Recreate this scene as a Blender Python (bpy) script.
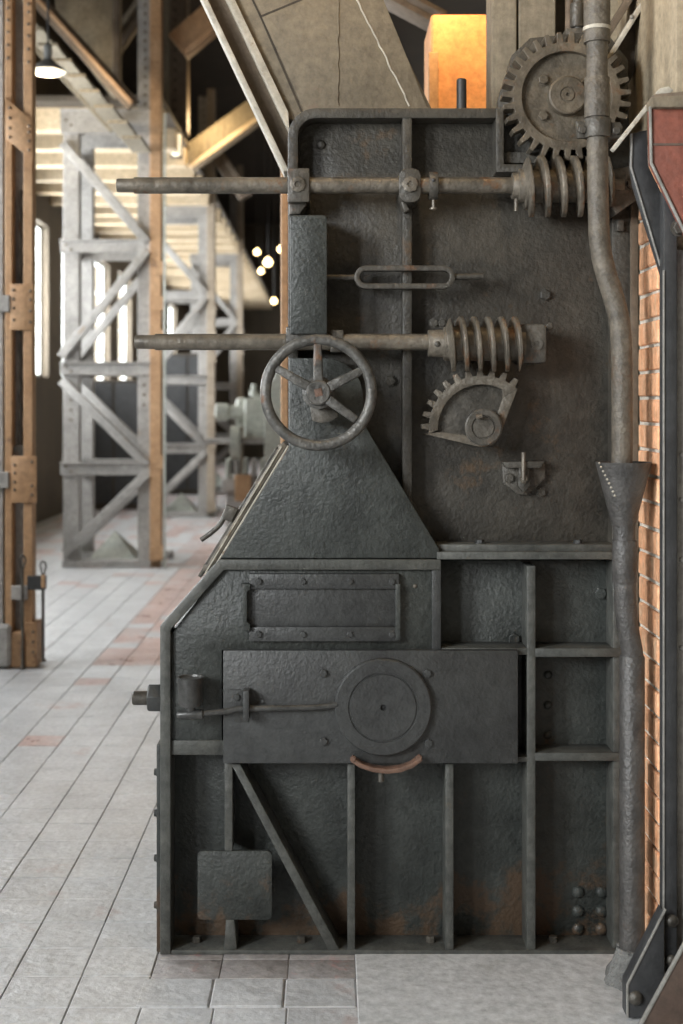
import bpy, bmesh, math, random
from mathutils import Vector, Matrix

for o in list(bpy.data.objects):
    bpy.data.objects.remove(o)
SC = bpy.context.scene
COL = SC.collection
random.seed(7)
PI = math.pi

# ------------------------------------------------------------------ camera
# photo frame 683 x 1024; vanishing point of the depth lines at pixel (330, 405)
FPX, VX, VY, CZ, CD = 1332.0, 330.0, 405.0, 1.65, 4.0
cam_d = bpy.data.cameras.new('camera')
cam = bpy.data.objects.new('camera', cam_d)
COL.objects.link(cam)
cam.location = (0, -CD, CZ)
cam.rotation_euler = (PI / 2, 0, 0)
cam_d.sensor_fit = 'VERTICAL'
cam_d.sensor_height = 36.0
cam_d.sensor_width = 24.0
cam_d.lens = FPX / 1024 * 36.0
cam_d.shift_x = (341.5 - VX) / 1024
cam_d.shift_y = -(512 - VY) / 1024
cam_d.clip_end = 200
cam_d.dof.use_dof = True
cam_d.dof.focus_distance = 4.0
cam_d.dof.aperture_fstop = 2.6
SC.camera = cam

# ------------------------------------------------------------------ world, light, exposure
w = bpy.data.worlds.new('sky')
SC.world = w
w.use_nodes = True
bg = w.node_tree.nodes['Background']
bg.inputs['Color'].default_value = (0.93, 0.97, 1.0, 1)
bg.inputs['Strength'].default_value = 0.6
SC.view_settings.view_transform = 'Standard'
SC.view_settings.look = 'None'
SC.view_settings.gamma = 1
SC.view_settings.use_curve_mapping = False
SC.view_settings.exposure = 0.0

WALLX = -4.1                     # left wall plane
WIN_Y0, WIN_STEP, WIN_W, WIN_Z0, WIN_Z1 = -7.9, 2.7, 1.7, 2.05, 4.25


def area_light(name, loc, rot, sx, sy, power, color):
    d = bpy.data.lights.new(name, 'AREA')
    d.shape = 'RECTANGLE'
    d.size, d.size_y = sx, sy
    d.energy, d.color = power, color
    o = bpy.data.objects.new(name, d)
    COL.objects.link(o)
    o.location, o.rotation_euler = loc, rot
    return o


N_WIN = 15
for k in range(N_WIN):           # daylight entering at each window of the left wall
    yc = WIN_Y0 + k * WIN_STEP + WIN_W / 2
    area_light('window_daylight', (WALLX - 0.35, yc, (WIN_Z0 + WIN_Z1) / 2), (0, -PI / 2, 0),
               WIN_Z1 - WIN_Z0, WIN_W, (640, 900, 60, 110)[k] if k < 4 else 330, (0.95, 0.98, 1.0))


def point_light(name, loc, power, color, radius=0.05):
    d = bpy.data.lights.new(name, 'POINT')
    d.energy, d.color, d.shadow_soft_size = power, color, radius
    o = bpy.data.objects.new(name, d)
    COL.objects.link(o)
    o.location = loc
    return o


# ------------------------------------------------------------------ pixel -> place helpers
def M(px, py, y=0.0):
    Z = CD + y
    return Vector(((px - VX) / FPX * Z, y, CZ - (py - VY) / FPX * Z))


def L(n, y=0.0):                 # pixels to metres at depth y
    return n * (CD + y) / FPX


# ------------------------------------------------------------------ materials
MATS = {}


def mat(name, c1, c2, scale=6.0, rough=0.6, metal=0.0, bump=0.15, bscale=60.0, rust=None, rust_amt=0.35,
        rust_scale=3.0, base_rust=0.0, spec=0.5, stretch=(1, 1, 1), vary=0.0, bdist=0.008, speck=0.3, speck_scale=28.0):
    m = bpy.data.materials.new(name)
    m.use_nodes = True
    nt = m.node_tree
    nd, lk = nt.nodes, nt.links
    bsdf = nd['Principled BSDF']
    geo = nd.new('ShaderNodeNewGeometry')
    mp = nd.new('ShaderNodeMapping')
    mp.inputs['Scale'].default_value = stretch
    lk.new(geo.outputs['Position'], mp.inputs['Vector'])
    n1 = nd.new('ShaderNodeTexNoise')
    n1.inputs['Scale'].default_value = scale
    n1.inputs['Detail'].default_value = 7
    n1.inputs['Roughness'].default_value = 0.65
    lk.new(mp.outputs[0], n1.inputs['Vector'])
    r1 = nd.new('ShaderNodeValToRGB')
    r1.color_ramp.elements[0].position, r1.color_ramp.elements[1].position = 0.32, 0.68
    r1.color_ramp.elements[0].color = (*c1, 1)
    r1.color_ramp.elements[1].color = (*c2, 1)
    lk.new(n1.outputs['Fac'], r1.inputs['Fac'])
    out = r1.outputs['Color']
    rf = None
    if speck:
        n3 = nd.new('ShaderNodeTexNoise')
        n3.inputs['Scale'].default_value = speck_scale
        n3.inputs['Detail'].default_value = 6
        n3.inputs['Roughness'].default_value = 0.75
        lk.new(geo.outputs['Position'], n3.inputs['Vector'])
        m3 = nd.new('ShaderNodeMapRange')
        m3.inputs['From Min'].default_value = 0.3
        m3.inputs['From Max'].default_value = 0.7
        m3.inputs['To Min'].default_value = 1 - speck
        m3.inputs['To Max'].default_value = 1 + speck
        lk.new(n3.outputs['Fac'], m3.inputs['Value'])
        mm = nd.new('ShaderNodeVectorMath')
        mm.operation = 'SCALE'
        lk.new(out, mm.inputs[0])
        lk.new(m3.outputs[0], mm.inputs['Scale'])
        out = mm.outputs[0]
    if rust:
        n2 = nd.new('ShaderNodeTexNoise')
        n2.inputs['Scale'].default_value = rust_scale
        n2.inputs['Detail'].default_value = 9
        n2.inputs['Roughness'].default_value = 0.72
        lk.new(mp.outputs[0], n2.inputs['Vector'])
        val = n2.outputs['Fac']
        if base_rust:            # paint worn away by damp near the floor
            sep = nd.new('ShaderNodeSeparateXYZ')
            lk.new(geo.outputs['Position'], sep.inputs[0])
            mr = nd.new('ShaderNodeMapRange')
            mr.inputs['From Min'].default_value = 0.36
            mr.inputs['From Max'].default_value = 0.02
            mr.inputs['To Min'].default_value = 0.0
            mr.inputs['To Max'].default_value = base_rust
            lk.new(sep.outputs['Z'], mr.inputs['Value'])
            ad = nd.new('ShaderNodeMath')
            ad.operation = 'ADD'
            lk.new(val, ad.inputs[0])
            lk.new(mr.outputs[0], ad.inputs[1])
            val = ad.outputs[0]
        r2 = nd.new('ShaderNodeValToRGB')
        r2.color_ramp.elements[0].position = 1.0 - rust_amt - 0.04
        r2.color_ramp.elements[1].position = 1.0 - rust_amt + 0.04
        r2.color_ramp.elements[0].color = (0, 0, 0, 1)
        r2.color_ramp.elements[1].color = (1, 1, 1, 1)
        lk.new(val, r2.inputs['Fac'])
        mx = nd.new('ShaderNodeMixRGB')
        lk.new(r2.outputs['Color'], mx.inputs[0])
        lk.new(out, mx.inputs[1])
        mx.inputs[2].default_value = (*rust, 1)
        out = mx.outputs[0]
        rf = r2.outputs['Color']
    if vary:
        oi = nd.new('ShaderNodeObjectInfo')
        hs = nd.new('ShaderNodeHueSaturation')
        mr2 = nd.new('ShaderNodeMapRange')
        mr2.inputs['To Min'].default_value = 1 - vary
        mr2.inputs['To Max'].default_value = 1 + vary
        lk.new(oi.outputs['Random'], mr2.inputs['Value'])
        lk.new(mr2.outputs[0], hs.inputs['Value'])
        lk.new(out, hs.inputs['Color'])
        out = hs.outputs[0]
    lk.new(out, bsdf.inputs['Base Color'])
    bsdf.inputs['Metallic'].default_value = metal
    bsdf.inputs['Specular IOR Level'].default_value = spec
    rr = nd.new('ShaderNodeMapRange')
    rr.inputs['To Min'].default_value = max(0.05, rough - 0.12)
    rr.inputs['To Max'].default_value = min(1, rough + 0.12)
    lk.new(n1.outputs['Fac'], rr.inputs['Value'])
    lk.new(rr.outputs[0], bsdf.inputs['Roughness'])
    if bump:
        nb = nd.new('ShaderNodeTexNoise')
        nb.inputs['Scale'].default_value = bscale
        nb.inputs['Detail'].default_value = 5
        lk.new(geo.outputs['Position'], nb.inputs['Vector'])
        bp = nd.new('ShaderNodeBump')
        bp.inputs['Strength'].default_value = bump
        bp.inputs['Distance'].default_value = bdist
        lk.new(nb.outputs['Fac'], bp.inputs['Height'])
        lk.new(bp.outputs[0], bsdf.inputs['Normal'])
    MATS[name] = m
    return m


def emit(name, color, strength):
    m = bpy.data.materials.new(name)
    m.use_nodes = True
    b = m.node_tree.nodes['Principled BSDF']
    b.inputs['Base Color'].default_value = (0.9, 0.85, 0.7, 1)
    b.inputs['Emission Color'].default_value = (*color, 1)
    b.inputs['Emission Strength'].default_value = strength
    MATS[name] = m
    return m


RUST = (0.080, 0.052, 0.032)
iron = mat('dark painted iron', (0.019, 0.022, 0.020), (0.050, 0.055, 0.050), 5, 0.48, 0.0, 0.55, 85, RUST, 0.33, 5.5, 0.20, bdist=0.007)
iron_lo = mat('charcoal painted iron', (0.027, 0.028, 0.028), (0.050, 0.052, 0.050), 5, 0.44, 0.0, 0.4, 100, RUST, 0.30, 5.0, 0.0, bdist=0.006)
ribm = mat('worn dusty rib paint', (0.045, 0.047, 0.043), (0.088, 0.090, 0.080), 7, 0.5, 0.0, 0.4, 90, (0.10, 0.075, 0.045), 0.34, 6.0, bdist=0.006)
iron_up = mat('dusty warm-lit dark iron', (0.026, 0.024, 0.020), (0.066, 0.060, 0.048), 5, 0.52, 0.0, 0.55, 85, (0.085, 0.056, 0.032), 0.36, 6.0, bdist=0.007)  # browner than the base iron: dust plus warm light put into the colour
steel = mat('worn greasy steel', (0.075, 0.066, 0.052), (0.19, 0.165, 0.13), 12, 0.45, 0.25, 0.5, 60, (0.15, 0.08, 0.04), 0.40, 9.0)
steel_d = mat('dark worn steel', (0.042, 0.039, 0.033), (0.105, 0.095, 0.079), 12, 0.46, 0.2, 0.5, 60, (0.11, 0.06, 0.033), 0.38, 9.0)
wheelm = mat('grey worn cast steel', (0.055, 0.054, 0.050), (0.135, 0.13, 0.118), 14, 0.42, 0.25, 0.45, 80, (0.13, 0.07, 0.04), 0.38, 10.0)
pipem = mat('grey painted pipe', (0.042, 0.040, 0.038), (0.085, 0.080, 0.074), 16, 0.45, 0.1, 0.5, 90, (0.09, 0.06, 0.04), 0.34, 8.0)
gearm = mat('dusty brown steel', (0.058, 0.048, 0.035), (0.145, 0.12, 0.086), 10, 0.52, 0.1, 0.5, 60, (0.13, 0.075, 0.04), 0.38, 8.0)
pipeup = mat('dusty brown pipe', (0.07, 0.06, 0.047), (0.14, 0.12, 0.092), 14, 0.55, 0.05, 0.5, 90, (0.10, 0.065, 0.04), 0.36, 8.0)
collarm = mat('crumbly dark mortar', (0.10, 0.10, 0.095), (0.20, 0.20, 0.19), 18, 0.95, 0.0, 1.0, 60, bdist=0.02)
cuprust = mat('brown rusty iron', (0.11, 0.06, 0.04), (0.17, 0.10, 0.07), 14, 0.65, 0.0, 0.3, 80)
cupm = mat('grey cup metal', (0.05, 0.05, 0.048), (0.10, 0.10, 0.095), 14, 0.38, 0.3, 0.15, 80)
dusty = mat('dusty beige steel', (0.12, 0.098, 0.066), (0.19, 0.155, 0.106), 4, 0.75, 0.0, 0.5, 50, (0.17, 0.12, 0.08), 0.36, 3.0)
dusty_lit_edge = mat('pale dusty steel and lit edge', (0.36, 0.33, 0.27), (0.48, 0.45, 0.38), 9, 0.7, 0.0, 0.3, 60, (0.22, 0.15, 0.09), 0.36, 8.0)  # dusty edges; also the painted highlight strips on the lid
brownsteel = mat('brown dirty steel', (0.10, 0.075, 0.05), (0.16, 0.12, 0.085), 5, 0.7, 0.0, 0.4, 40)
planks = mat('dusty grey timber', (0.17, 0.145, 0.105), (0.26, 0.225, 0.165), 5, 0.8, 0.0, 0.4, 30, stretch=(6, 6, 0.6))
plaster = mat('beige plaster', (0.27, 0.22, 0.15), (0.37, 0.305, 0.21), 3, 0.85, 0.0, 0.3, 40, stretch=(2, 2, 0.6))
orange = mat('orange primer steel', (0.31, 0.175, 0.085), (0.42, 0.26, 0.14), 5, 0.6, 0.0, 0.2, 40, (0.16, 0.09, 0.05), 0.36, 3.0)
tanleg = mat('tan grey painted steel', (0.26, 0.21, 0.155), (0.37, 0.31, 0.24), 4, 0.55, 0.0, 0.15, 40)
greysteel = mat('grey painted steel', (0.23, 0.222, 0.21), (0.37, 0.355, 0.335), 4, 0.5, 0.0, 0.15, 40, (0.20, 0.14, 0.09), 0.33, 3.5)
greenish = mat('grey green machine paint', (0.30, 0.32, 0.28), (0.43, 0.44, 0.39), 6, 0.5, 0.0, 0.2, 40, (0.26, 0.17, 0.10), 0.33, 5.0)
redpaint = mat('red brown primer', (0.15, 0.045, 0.028), (0.20, 0.062, 0.038), 8, 0.6, 0.0, 0.3, 60)
brownpaint = mat('dark brown primer', (0.075, 0.05, 0.038), (0.10, 0.068, 0.05), 8, 0.55, 0.0, 0.2, 60)
black = mat('black painted steel', (0.028, 0.029, 0.030), (0.045, 0.046, 0.047), 8, 0.5, 0.0, 0.2, 60)
greyband = mat('light grey painted steel', (0.30, 0.295, 0.28), (0.36, 0.355, 0.34), 8, 0.6, 0.0, 0.2, 60)
edge_l = mat('bare bright edge', (0.22, 0.215, 0.195), (0.32, 0.31, 0.285), 20, 0.55, 0.2, 0.2, 80)
brickm = mat('orange brick', (0.69, 0.31, 0.15), (0.83, 0.51, 0.31), 14, 0.85, 0.0, 0.5, 70, (0.66, 0.47, 0.30), 0.38, 7.0, vary=0.16, stretch=(1, 1.6, 0.5))
mortar = mat('pale mortar', (0.58, 0.54, 0.46), (0.70, 0.66, 0.57), 20, 0.95, 0.0, 0.6, 90)
tilem = mat('grey worn floor tile', (0.40, 0.405, 0.41), (0.54, 0.545, 0.55), 5, 0.34, 0.0, 0.5, 24, (0.40, 0.30, 0.28), 0.36, 1.1, vary=0.05, bdist=0.014, speck=0.22, speck_scale=45)
tilered = mat('red floor tile', (0.40, 0.27, 0.24), (0.48, 0.39, 0.37), 4, 0.3, 0.0, 0.25, 24, (0.44, 0.41, 0.40), 0.42, 2.0, vary=0.08)
grout = mat('dark grout', (0.27, 0.27, 0.27), (0.42, 0.42, 0.42), 12, 0.9, 0.0, 0.4, 60)
concrete = mat('pale concrete', (0.42, 0.425, 0.425), (0.51, 0.515, 0.515), 4, 0.75, 0.0, 0.35, 30, (0.35, 0.35, 0.33), 0.33, 3.0)
paver = mat('pinkish stained paver', (0.22, 0.205, 0.20), (0.34, 0.32, 0.31), 9, 0.7, 0.0, 0.8, 28, (0.36, 0.22, 0.21), 0.40, 6.0, bdist=0.008)
joistm = mat('pale timber joist', (0.52, 0.40, 0.25), (0.64, 0.52, 0.36), 3, 0.75, 0.0, 0.2, 30)
darkceil = mat('dark ceiling boards', (0.075, 0.062, 0.046), (0.11, 0.09, 0.07), 3, 0.9, 0.0, 0.2, 20)
darkwall = mat('dark brown wall', (0.085, 0.07, 0.05), (0.13, 0.105, 0.075), 2, 0.85, 0.0, 0.3, 20, stretch=(1, 1, 0.4))
roofm = mat('sooty roof', (0.035, 0.028, 0.020), (0.06, 0.048, 0.035), 3, 0.9, 0.0, 0.2, 20)
framem = mat('pale window frame', (0.50, 0.52, 0.50), (0.60, 0.62, 0.60), 4, 0.6, 0.0, 0.1, 40)
chrome = mat('grey enamel shade', (0.22, 0.23, 0.23), (0.32, 0.33, 0.33), 8, 0.3, 0.6, 0.05, 60)
warmplate = mat('rusty orange plate', (0.46, 0.20, 0.075), (0.62, 0.32, 0.14), 5, 0.7, 0.0, 0.4, 30, (0.34, 0.14, 0.06), 0.36, 4.0)
bulb = emit('warm bulb', (1.0, 0.72, 0.32), 9)
whiteglow = emit('white lamp glass and lit patch', (1.0, 0.86, 0.62), 0.8)

g = bpy.data.materials.new('window glass')
g.use_nodes = True
gn, gl = g.node_tree.nodes, g.node_tree.links
tr = gn.new('ShaderNodeBsdfTransparent')
gs = gn.new('ShaderNodeBsdfGlossy')
gs.inputs['Roughness'].default_value = 0.05
mxs = gn.new('ShaderNodeMixShader')
mxs.inputs[0].default_value = 0.06
gl.new(tr.outputs[0], mxs.inputs[1])
gl.new(gs.outputs[0], mxs.inputs[2])
gl.new(mxs.outputs[0], gn['Material Output'].inputs[0])
glass = g

# ------------------------------------------------------------------ object helpers
ORG = {}


def link(name, me, m, parent=None, loc=None, rot=None, scale=None):
    o = bpy.data.objects.new(name, me)
    COL.objects.link(o)
    if m is not None and not me.materials:
        me.materials.append(m)
    if loc is not None:
        o.location = loc
    if rot is not None:
        o.rotation_euler = rot
    if scale is not None:
        o.scale = scale
    if parent is not None:
        o.parent = parent
        o.matrix_parent_inverse = Matrix.Translation(-ORG.get(parent.name, Vector()))
    return o


def finish(name, bm, m, parent=None, bevel=0.0, seg=2, ang=32):
    bmesh.ops.remove_doubles(bm, verts=bm.verts, dist=1e-6)
    bmesh.ops.recalc_face_normals(bm, faces=bm.faces)
    if bevel:
        es = [e for e in bm.edges if len(e.link_faces) == 2 and e.calc_face_angle(0) > math.radians(ang)]
        bmesh.ops.bevel(bm, geom=es, offset=bevel, segments=seg, affect='EDGES', clamp_overlap=True, profile=0.5)
    me = bpy.data.meshes.new(name)
    bm.to_mesh(me)
    bm.free()
    for p in me.polygons:
        p.use_smooth = True
    me.set_sharp_from_angle(angle=math.radians(ang))
    return link(name, me, m, parent)


def thing(name, label, cat, loc=(0, 0, 0), group=None):
    o = bpy.data.objects.new(name, None)
    COL.objects.link(o)
    o.location = loc
    o.empty_display_size = 0.2
    o['label'], o['category'] = label, cat
    if group:
        o['group'] = group
    ORG[o.name] = Vector(loc)
    return o


def tag(o, label, cat, group=None):
    o['label'], o['category'] = label, cat
    if group:
        o['group'] = group
    return o


def struct(o, label=None):
    o['kind'] = 'structure'
    if label:
        o['label'] = label
    return o


def copy_tree(root, delta, label, keep=None):
    """copy a thing, its parts and their sub-parts, moved by delta"""
    r = root.copy()
    COL.objects.link(r)
    r.location = root.location + Vector(delta)
    r['label'] = label
    for ch in list(root.children):
        c = ch.copy()
        COL.objects.link(c)
        c.parent = r
        c.matrix_parent_inverse = ch.matrix_parent_inverse.copy()
        for gch in ch.children:
            d = gch.copy()
            COL.objects.link(d)
            d.parent = c
            d.matrix_parent_inverse = gch.matrix_parent_inverse.copy()
    return r


def add_prism(bm, pts, y0, y1, world=False):
    """closed outline (pixels at depth y0, or world x,z) pushed back from y0 to y1"""
    if not world:
        pts = [(M(a, b, y0).x, M(a, b, y0).z) for a, b in pts]
    f = [bm.verts.new((a, y0, b)) for a, b in pts]
    k = [bm.verts.new((a, y1, b)) for a, b in pts]
    n = len(pts)
    bm.faces.new(f)
    bm.faces.new(list(reversed(k)))
    for i in range(n):
        j = (i + 1) % n
        bm.faces.new((f[i], k[i], k[j], f[j]))


def prism(name, pts, y0, y1, m, parent=None, bevel=0.002, world=False, seg=2):
    bm = bmesh.new()
    add_prism(bm, pts, y0, y1, world)
    return finish(name, bm, m, parent, bevel, seg)


def rect(a, b, c, d):
    return [(a, b), (c, b), (c, d), (a, d)]


def bar(name, x0, py0, x1, py1, y0, y1, m, parent=None, bevel=0.002):
    return prism(name, rect(x0, py0, x1, py1), y0, y1, m, parent, bevel)


def add_box(bm, lo, hi):
    v = [bm.verts.new((x, y, z)) for x in (lo[0], hi[0]) for y in (lo[1], hi[1]) for z in (lo[2], hi[2])]
    for q in ((0, 1, 3, 2), (4, 6, 7, 5), (0, 4, 5, 1), (2, 3, 7, 6), (0, 2, 6, 4), (1, 5, 7, 3)):
        bm.faces.new([v[i] for i in q])


def box(name, lo, hi, m, parent=None, bevel=0.003):
    bm = bmesh.new()
    add_box(bm, lo, hi)
    return finish(name, bm, m, parent, bevel, 1)


def add_ring(bm, outer, inner, y0, y1, world=False):
    if not world:
        outer = [(M(a, b, y0).x, M(a, b, y0).z) for a, b in outer]
        inner = [(M(a, b, y0).x, M(a, b, y0).z) for a, b in inner]
    n = len(outer)
    of = [bm.verts.new((a, y0, b)) for a, b in outer]
    ob = [bm.verts.new((a, y1, b)) for a, b in outer]
    nf = [bm.verts.new((a, y0, b)) for a, b in inner]
    nb = [bm.verts.new((a, y1, b)) for a, b in inner]
    for i in range(n):
        j = (i + 1) % n
        bm.faces.new((of[i], of[j], nf[j], nf[i]))
        bm.faces.new((ob[i], nb[i], nb[j], ob[j]))
        bm.faces.new((of[i], ob[i], ob[j], of[j]))
        bm.faces.new((nf[i], nf[j], nb[j], nb[i]))


def strip(path, wd):
    """outline of a band along an open pixel path; wd > 0 widens to the right of travel"""
    n = len(path)
    V = [Vector(p) for p in path]
    off = []
    for i in range(n):
        ds = []
        if i > 0:
            ds.append((V[i] - V[i - 1]).normalized())
        if i < n - 1:
            ds.append((V[i + 1] - V[i]).normalized())
        ns = [Vector((-d.y, d.x)) for d in ds]
        if len(ns) == 2:
            b = (ns[0] + ns[1]).normalized()
            off.append(V[i] + b * (wd / max(0.3, b.dot(ns[0]))))
        else:
            off.append(V[i] + ns[0] * wd)
    return [tuple(v) for v in V] + [tuple(v) for v in reversed(off)]


def arc(cx, cy, r, a0, a1, n):
    return [(cx + r * math.cos(math.radians(a0 + (a1 - a0) * i / n)),
             cy - r * math.sin(math.radians(a0 + (a1 - a0) * i / n))) for i in range(n + 1)]


def add_lathe(bm, org, ax, prof, seg=32):
    ax = Vector(ax).normalized()
    u = ax.orthogonal().normalized()
    v = ax.cross(u)
    org = Vector(org)
    rings = []
    for t, r in prof:
        c = org + ax * t
        if r < 1e-6:
            rings.append([bm.verts.new(c)])
        else:
            rings.append([bm.verts.new(c + (u * math.cos(2 * PI * i / seg) + v * math.sin(2 * PI * i / seg)) * r) for i in range(seg)])
    for a, b in zip(rings, rings[1:]):
        if len(a) == 1 and len(b) == 1:
            continue
        for i in range(seg):
            j = (i + 1) % seg
            if len(a) == 1:
                bm.faces.new((a[0], b[j], b[i]))
            elif len(b) == 1:
                bm.faces.new((a[i], a[j], b[0]))
            else:
                bm.faces.new((a[i], a[j], b[j], b[i]))
    return rings


def lathe(name, org, ax, prof, m, parent=None, seg=32, bevel=0.0):
    bm = bmesh.new()
    if prof[0][1] > 1e-6:
        prof = [(prof[0][0], 0)] + prof
    if prof[-1][1] > 1e-6:
        prof = prof + [(prof[-1][0], 0)]
    add_lathe(bm, org, ax, prof, seg)
    return finish(name, bm, m, parent, bevel)


def smooth_path(pts, n=8):
    P = [Vector(p) for p in pts]
    P = [P[0] * 2 - P[1]] + P + [P[-1] * 2 - P[-2]]
    out = []
    for i in range(1, len(P) - 2):
        a, b, c, d = P[i - 1:i + 3]
        for k in range(n):
            t = k / n
            out.append(0.5 * ((2 * b) + (c - a) * t + (2 * a - 5 * b + 4 * c - d) * t * t + (3 * b - a - 3 * c + d) * t ** 3))
    out.append(P[-2])
    return out


def add_tube(bm, pts, r, seg=16, closed=False, rs=None):
    P = [Vector(p) for p in pts]
    n = len(P)
    prev = None
    rings = []
    for i in range(n):
        if closed:
            d = (P[(i + 1) % n] - P[i - 1]).normalized()
        else:
            d = (P[min(i + 1, n - 1)] - P[max(i - 1, 0)]).normalized()
        if prev is None:
            u = d.orthogonal().normalized()
        else:
            u = (prev - d * prev.dot(d)).normalized()
        prev = u
        v = d.cross(u)
        rr = rs[i] if rs else r
        rings.append([bm.verts.new(P[i] + (u * math.cos(2 * PI * k / seg) + v * math.sin(2 * PI * k / seg)) * rr) for k in range(seg)])
    rng = range(n) if closed else range(n - 1)
    for i in rng:
        a, b = rings[i], rings[(i + 1) % n]
        # on closing pick the rotation that lines up best
        sh = 0
        if closed and i == n - 1:
            sh = min(range(seg), key=lambda s: (a[0].co - b[s].co).length)
        for k in range(seg):
            j = (k + 1) % seg
            bm.faces.new((a[k], a[j], b[(j + sh) % seg], b[(k + sh) % seg]))
    if not closed:
        bm.faces.new(list(reversed(rings[0])))
        bm.faces.new(rings[-1])


def tube(name, pts, r, m, parent=None, seg=16, closed=False, rs=None, bevel=0.0):
    bm = bmesh.new()
    add_tube(bm, pts, r, seg, closed, rs)
    return finish(name, bm, m, parent, bevel, ang=40)


def hex_prof(bm, org, ax, t0, t1, r, rot=0.0):
    add_lathe(bm, org, ax, [(t0, 0), (t0, r), (t1 - 0.1 * (t1 - t0), r), (t1, r * 0.86), (t1, 0)], 6)


# shared bolt and rivet meshes, unit radius, head towards -Y
def bolt_mesh():
    bm = bmesh.new()
    add_lathe(bm, (0, 0, 0), (0, -1, 0), [(0, 0), (0, 1.25), (0.14, 1.25), (0.14, 0.9)], 16)
    hex_prof(bm, (0, 0, 0), (0, -1, 0), 0.12, 0.85, 1.0)
    me = bpy.data.meshes.new('bolt')
    bm.to_mesh(me)
    bm.free()
    return me


def rivet_mesh():
    bm = bmesh.new()
    prof = [(0.75 * math.sin(a), math.cos(a)) for a in [i * PI / 12 for i in range(7)]]
    prof[-1] = (0.75, 0)
    add_lathe(bm, (0, 0, 0), (0, -1, 0), prof, 14)
    me = bpy.data.meshes.new('rivet')
    bm.to_mesh(me)
    bm.free()
    for p in me.polygons:
        p.use_smooth = True
    return me


BOLT, RIVET = bolt_mesh(), rivet_mesh()
BM = {}


def fastener(kind, px, py, y, rpx, m, parent, sink=0.0005):
    src = BOLT if kind == 'bolt' else RIVET
    key = (kind, m.name)
    if key not in BM:
        me = src.copy()
        me.materials.clear()
        me.materials.append(m)
        BM[key] = me
    r = L(rpx, y)
    p = M(px, py, y)
    p.y += sink
    return link(kind, BM[key], None, parent, p, (0, random.uniform(0, 1.0), 0), (r, r, r))


# ================================================================== SETTING
TS = 0.2
GX, GY = -0.717, -0.151


def tile_mesh(name, m):
    h, c = TS / 2 - 0.0012, 0.0028
    bm = bmesh.new()
    lo = [bm.verts.new((sx * h, sy * h, -0.02)) for sx, sy in ((-1, -1), (1, -1), (1, 1), (-1, 1))]
    mi = [bm.verts.new((sx * h, sy * h, -0.0025)) for sx, sy in ((-1, -1), (1, -1), (1, 1), (-1, 1))]
    up = [bm.verts.new((sx * (h - c), sy * (h - c), 0)) for sx, sy in ((-1, -1), (1, -1), (1, 1), (-1, 1))]
    for i in range(4):
        j = (i + 1) % 4
        bm.faces.new((lo[i], lo[j], mi[j], mi[i]))
        bm.faces.new((mi[i], mi[j], up[j], up[i]))
    bm.faces.new(up)
    me = bpy.data.meshes.new(name)
    bm.to_mesh(me)
    bm.free()
    me.materials.append(m)
    return me


bm = bmesh.new()
add_box(bm, (WALLX - 0.1, -9, -0.15), (5.0, 37, -0.0065))
floor = struct(finish('floor', bm, grout), 'grey worn tiled workshop floor')

T_GREY, T_RED = tile_mesh('tile', tilem), tile_mesh('tile_red', tilered)


def is_red(x, y):
    # lane of red tiles running away on the left of the machine
    if 4.4 < y < 12 and -1.5 < x < -0.9:
        return random.random() < 0.9
    if y > 9.5:
        return random.random() < 0.4
    return random.random() < 0.015


tiles = []
ix0, ix1 = int((WALLX - GX) / TS), int((4.9 - GX) / TS)
for i in range(ix0, ix1):
    for j in range(-14, 178):
        x, y = GX + (i + 0.5) * TS, GY + (j + 0.5) * TS
        if 0.03 < y < 1.0 and -0.5 < x < 0.95:
            continue             # under the machine
        if -0.3 < y < 0.15 and -0.5 < x < 0.93:
            continue             # concrete slab and pavers there
        if x > 0.9 and y < 1.6:
            continue
        Z = y + CD
        px, py = VX + x / Z * FPX, VY + CZ / Z * FPX
        vis = -20 < px < 690 and py < 1040 and (y < 0.05 or x < -0.47 * Z / CD + 0.1)
        tiles.append((vis, TS * TS / Z ** 3, x, y))
tiles.sort(key=lambda t: (not t[0], -t[1]))
far = {True: ([], []), False: ([], [])}
for n, (vis, a, x, y) in enumerate(tiles):
    red = is_red(x, y)
    z = random.uniform(-0.001, 0.001)
    tilt = (random.uniform(-0.003, 0.003), random.uniform(-0.003, 0.003), 0)
    if n < 300:
        link('tile', T_RED if red else T_GREY, None, floor, (x, y, z), tilt)
    else:
        V_, F_ = far[red]
        h = TS / 2 - 0.0012
        k = len(V_)
        for zz, hh in ((-0.008, h), (z, h - 0.0015)):
            V_ += [(x + sx * hh, y + sy * hh, zz) for sx, sy in ((-1, -1), (1, -1), (1, 1), (-1, 1))]
        F_ += [(k + 4, k + 5, k + 6, k + 7)] + [(k + i, k + (i + 1) % 4, k + 4 + (i + 1) % 4, k + 4 + i) for i in range(4)]
for red, m, nm in ((False, tilem, 'tile_field'), (True, tilered, 'red_tile_field')):
    me = bpy.data.meshes.new(nm)
    me.from_pydata(far[red][0], [], far[red][1])
    o = link(nm, me, m, floor)
    o['kind'] = 'stuff'

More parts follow.
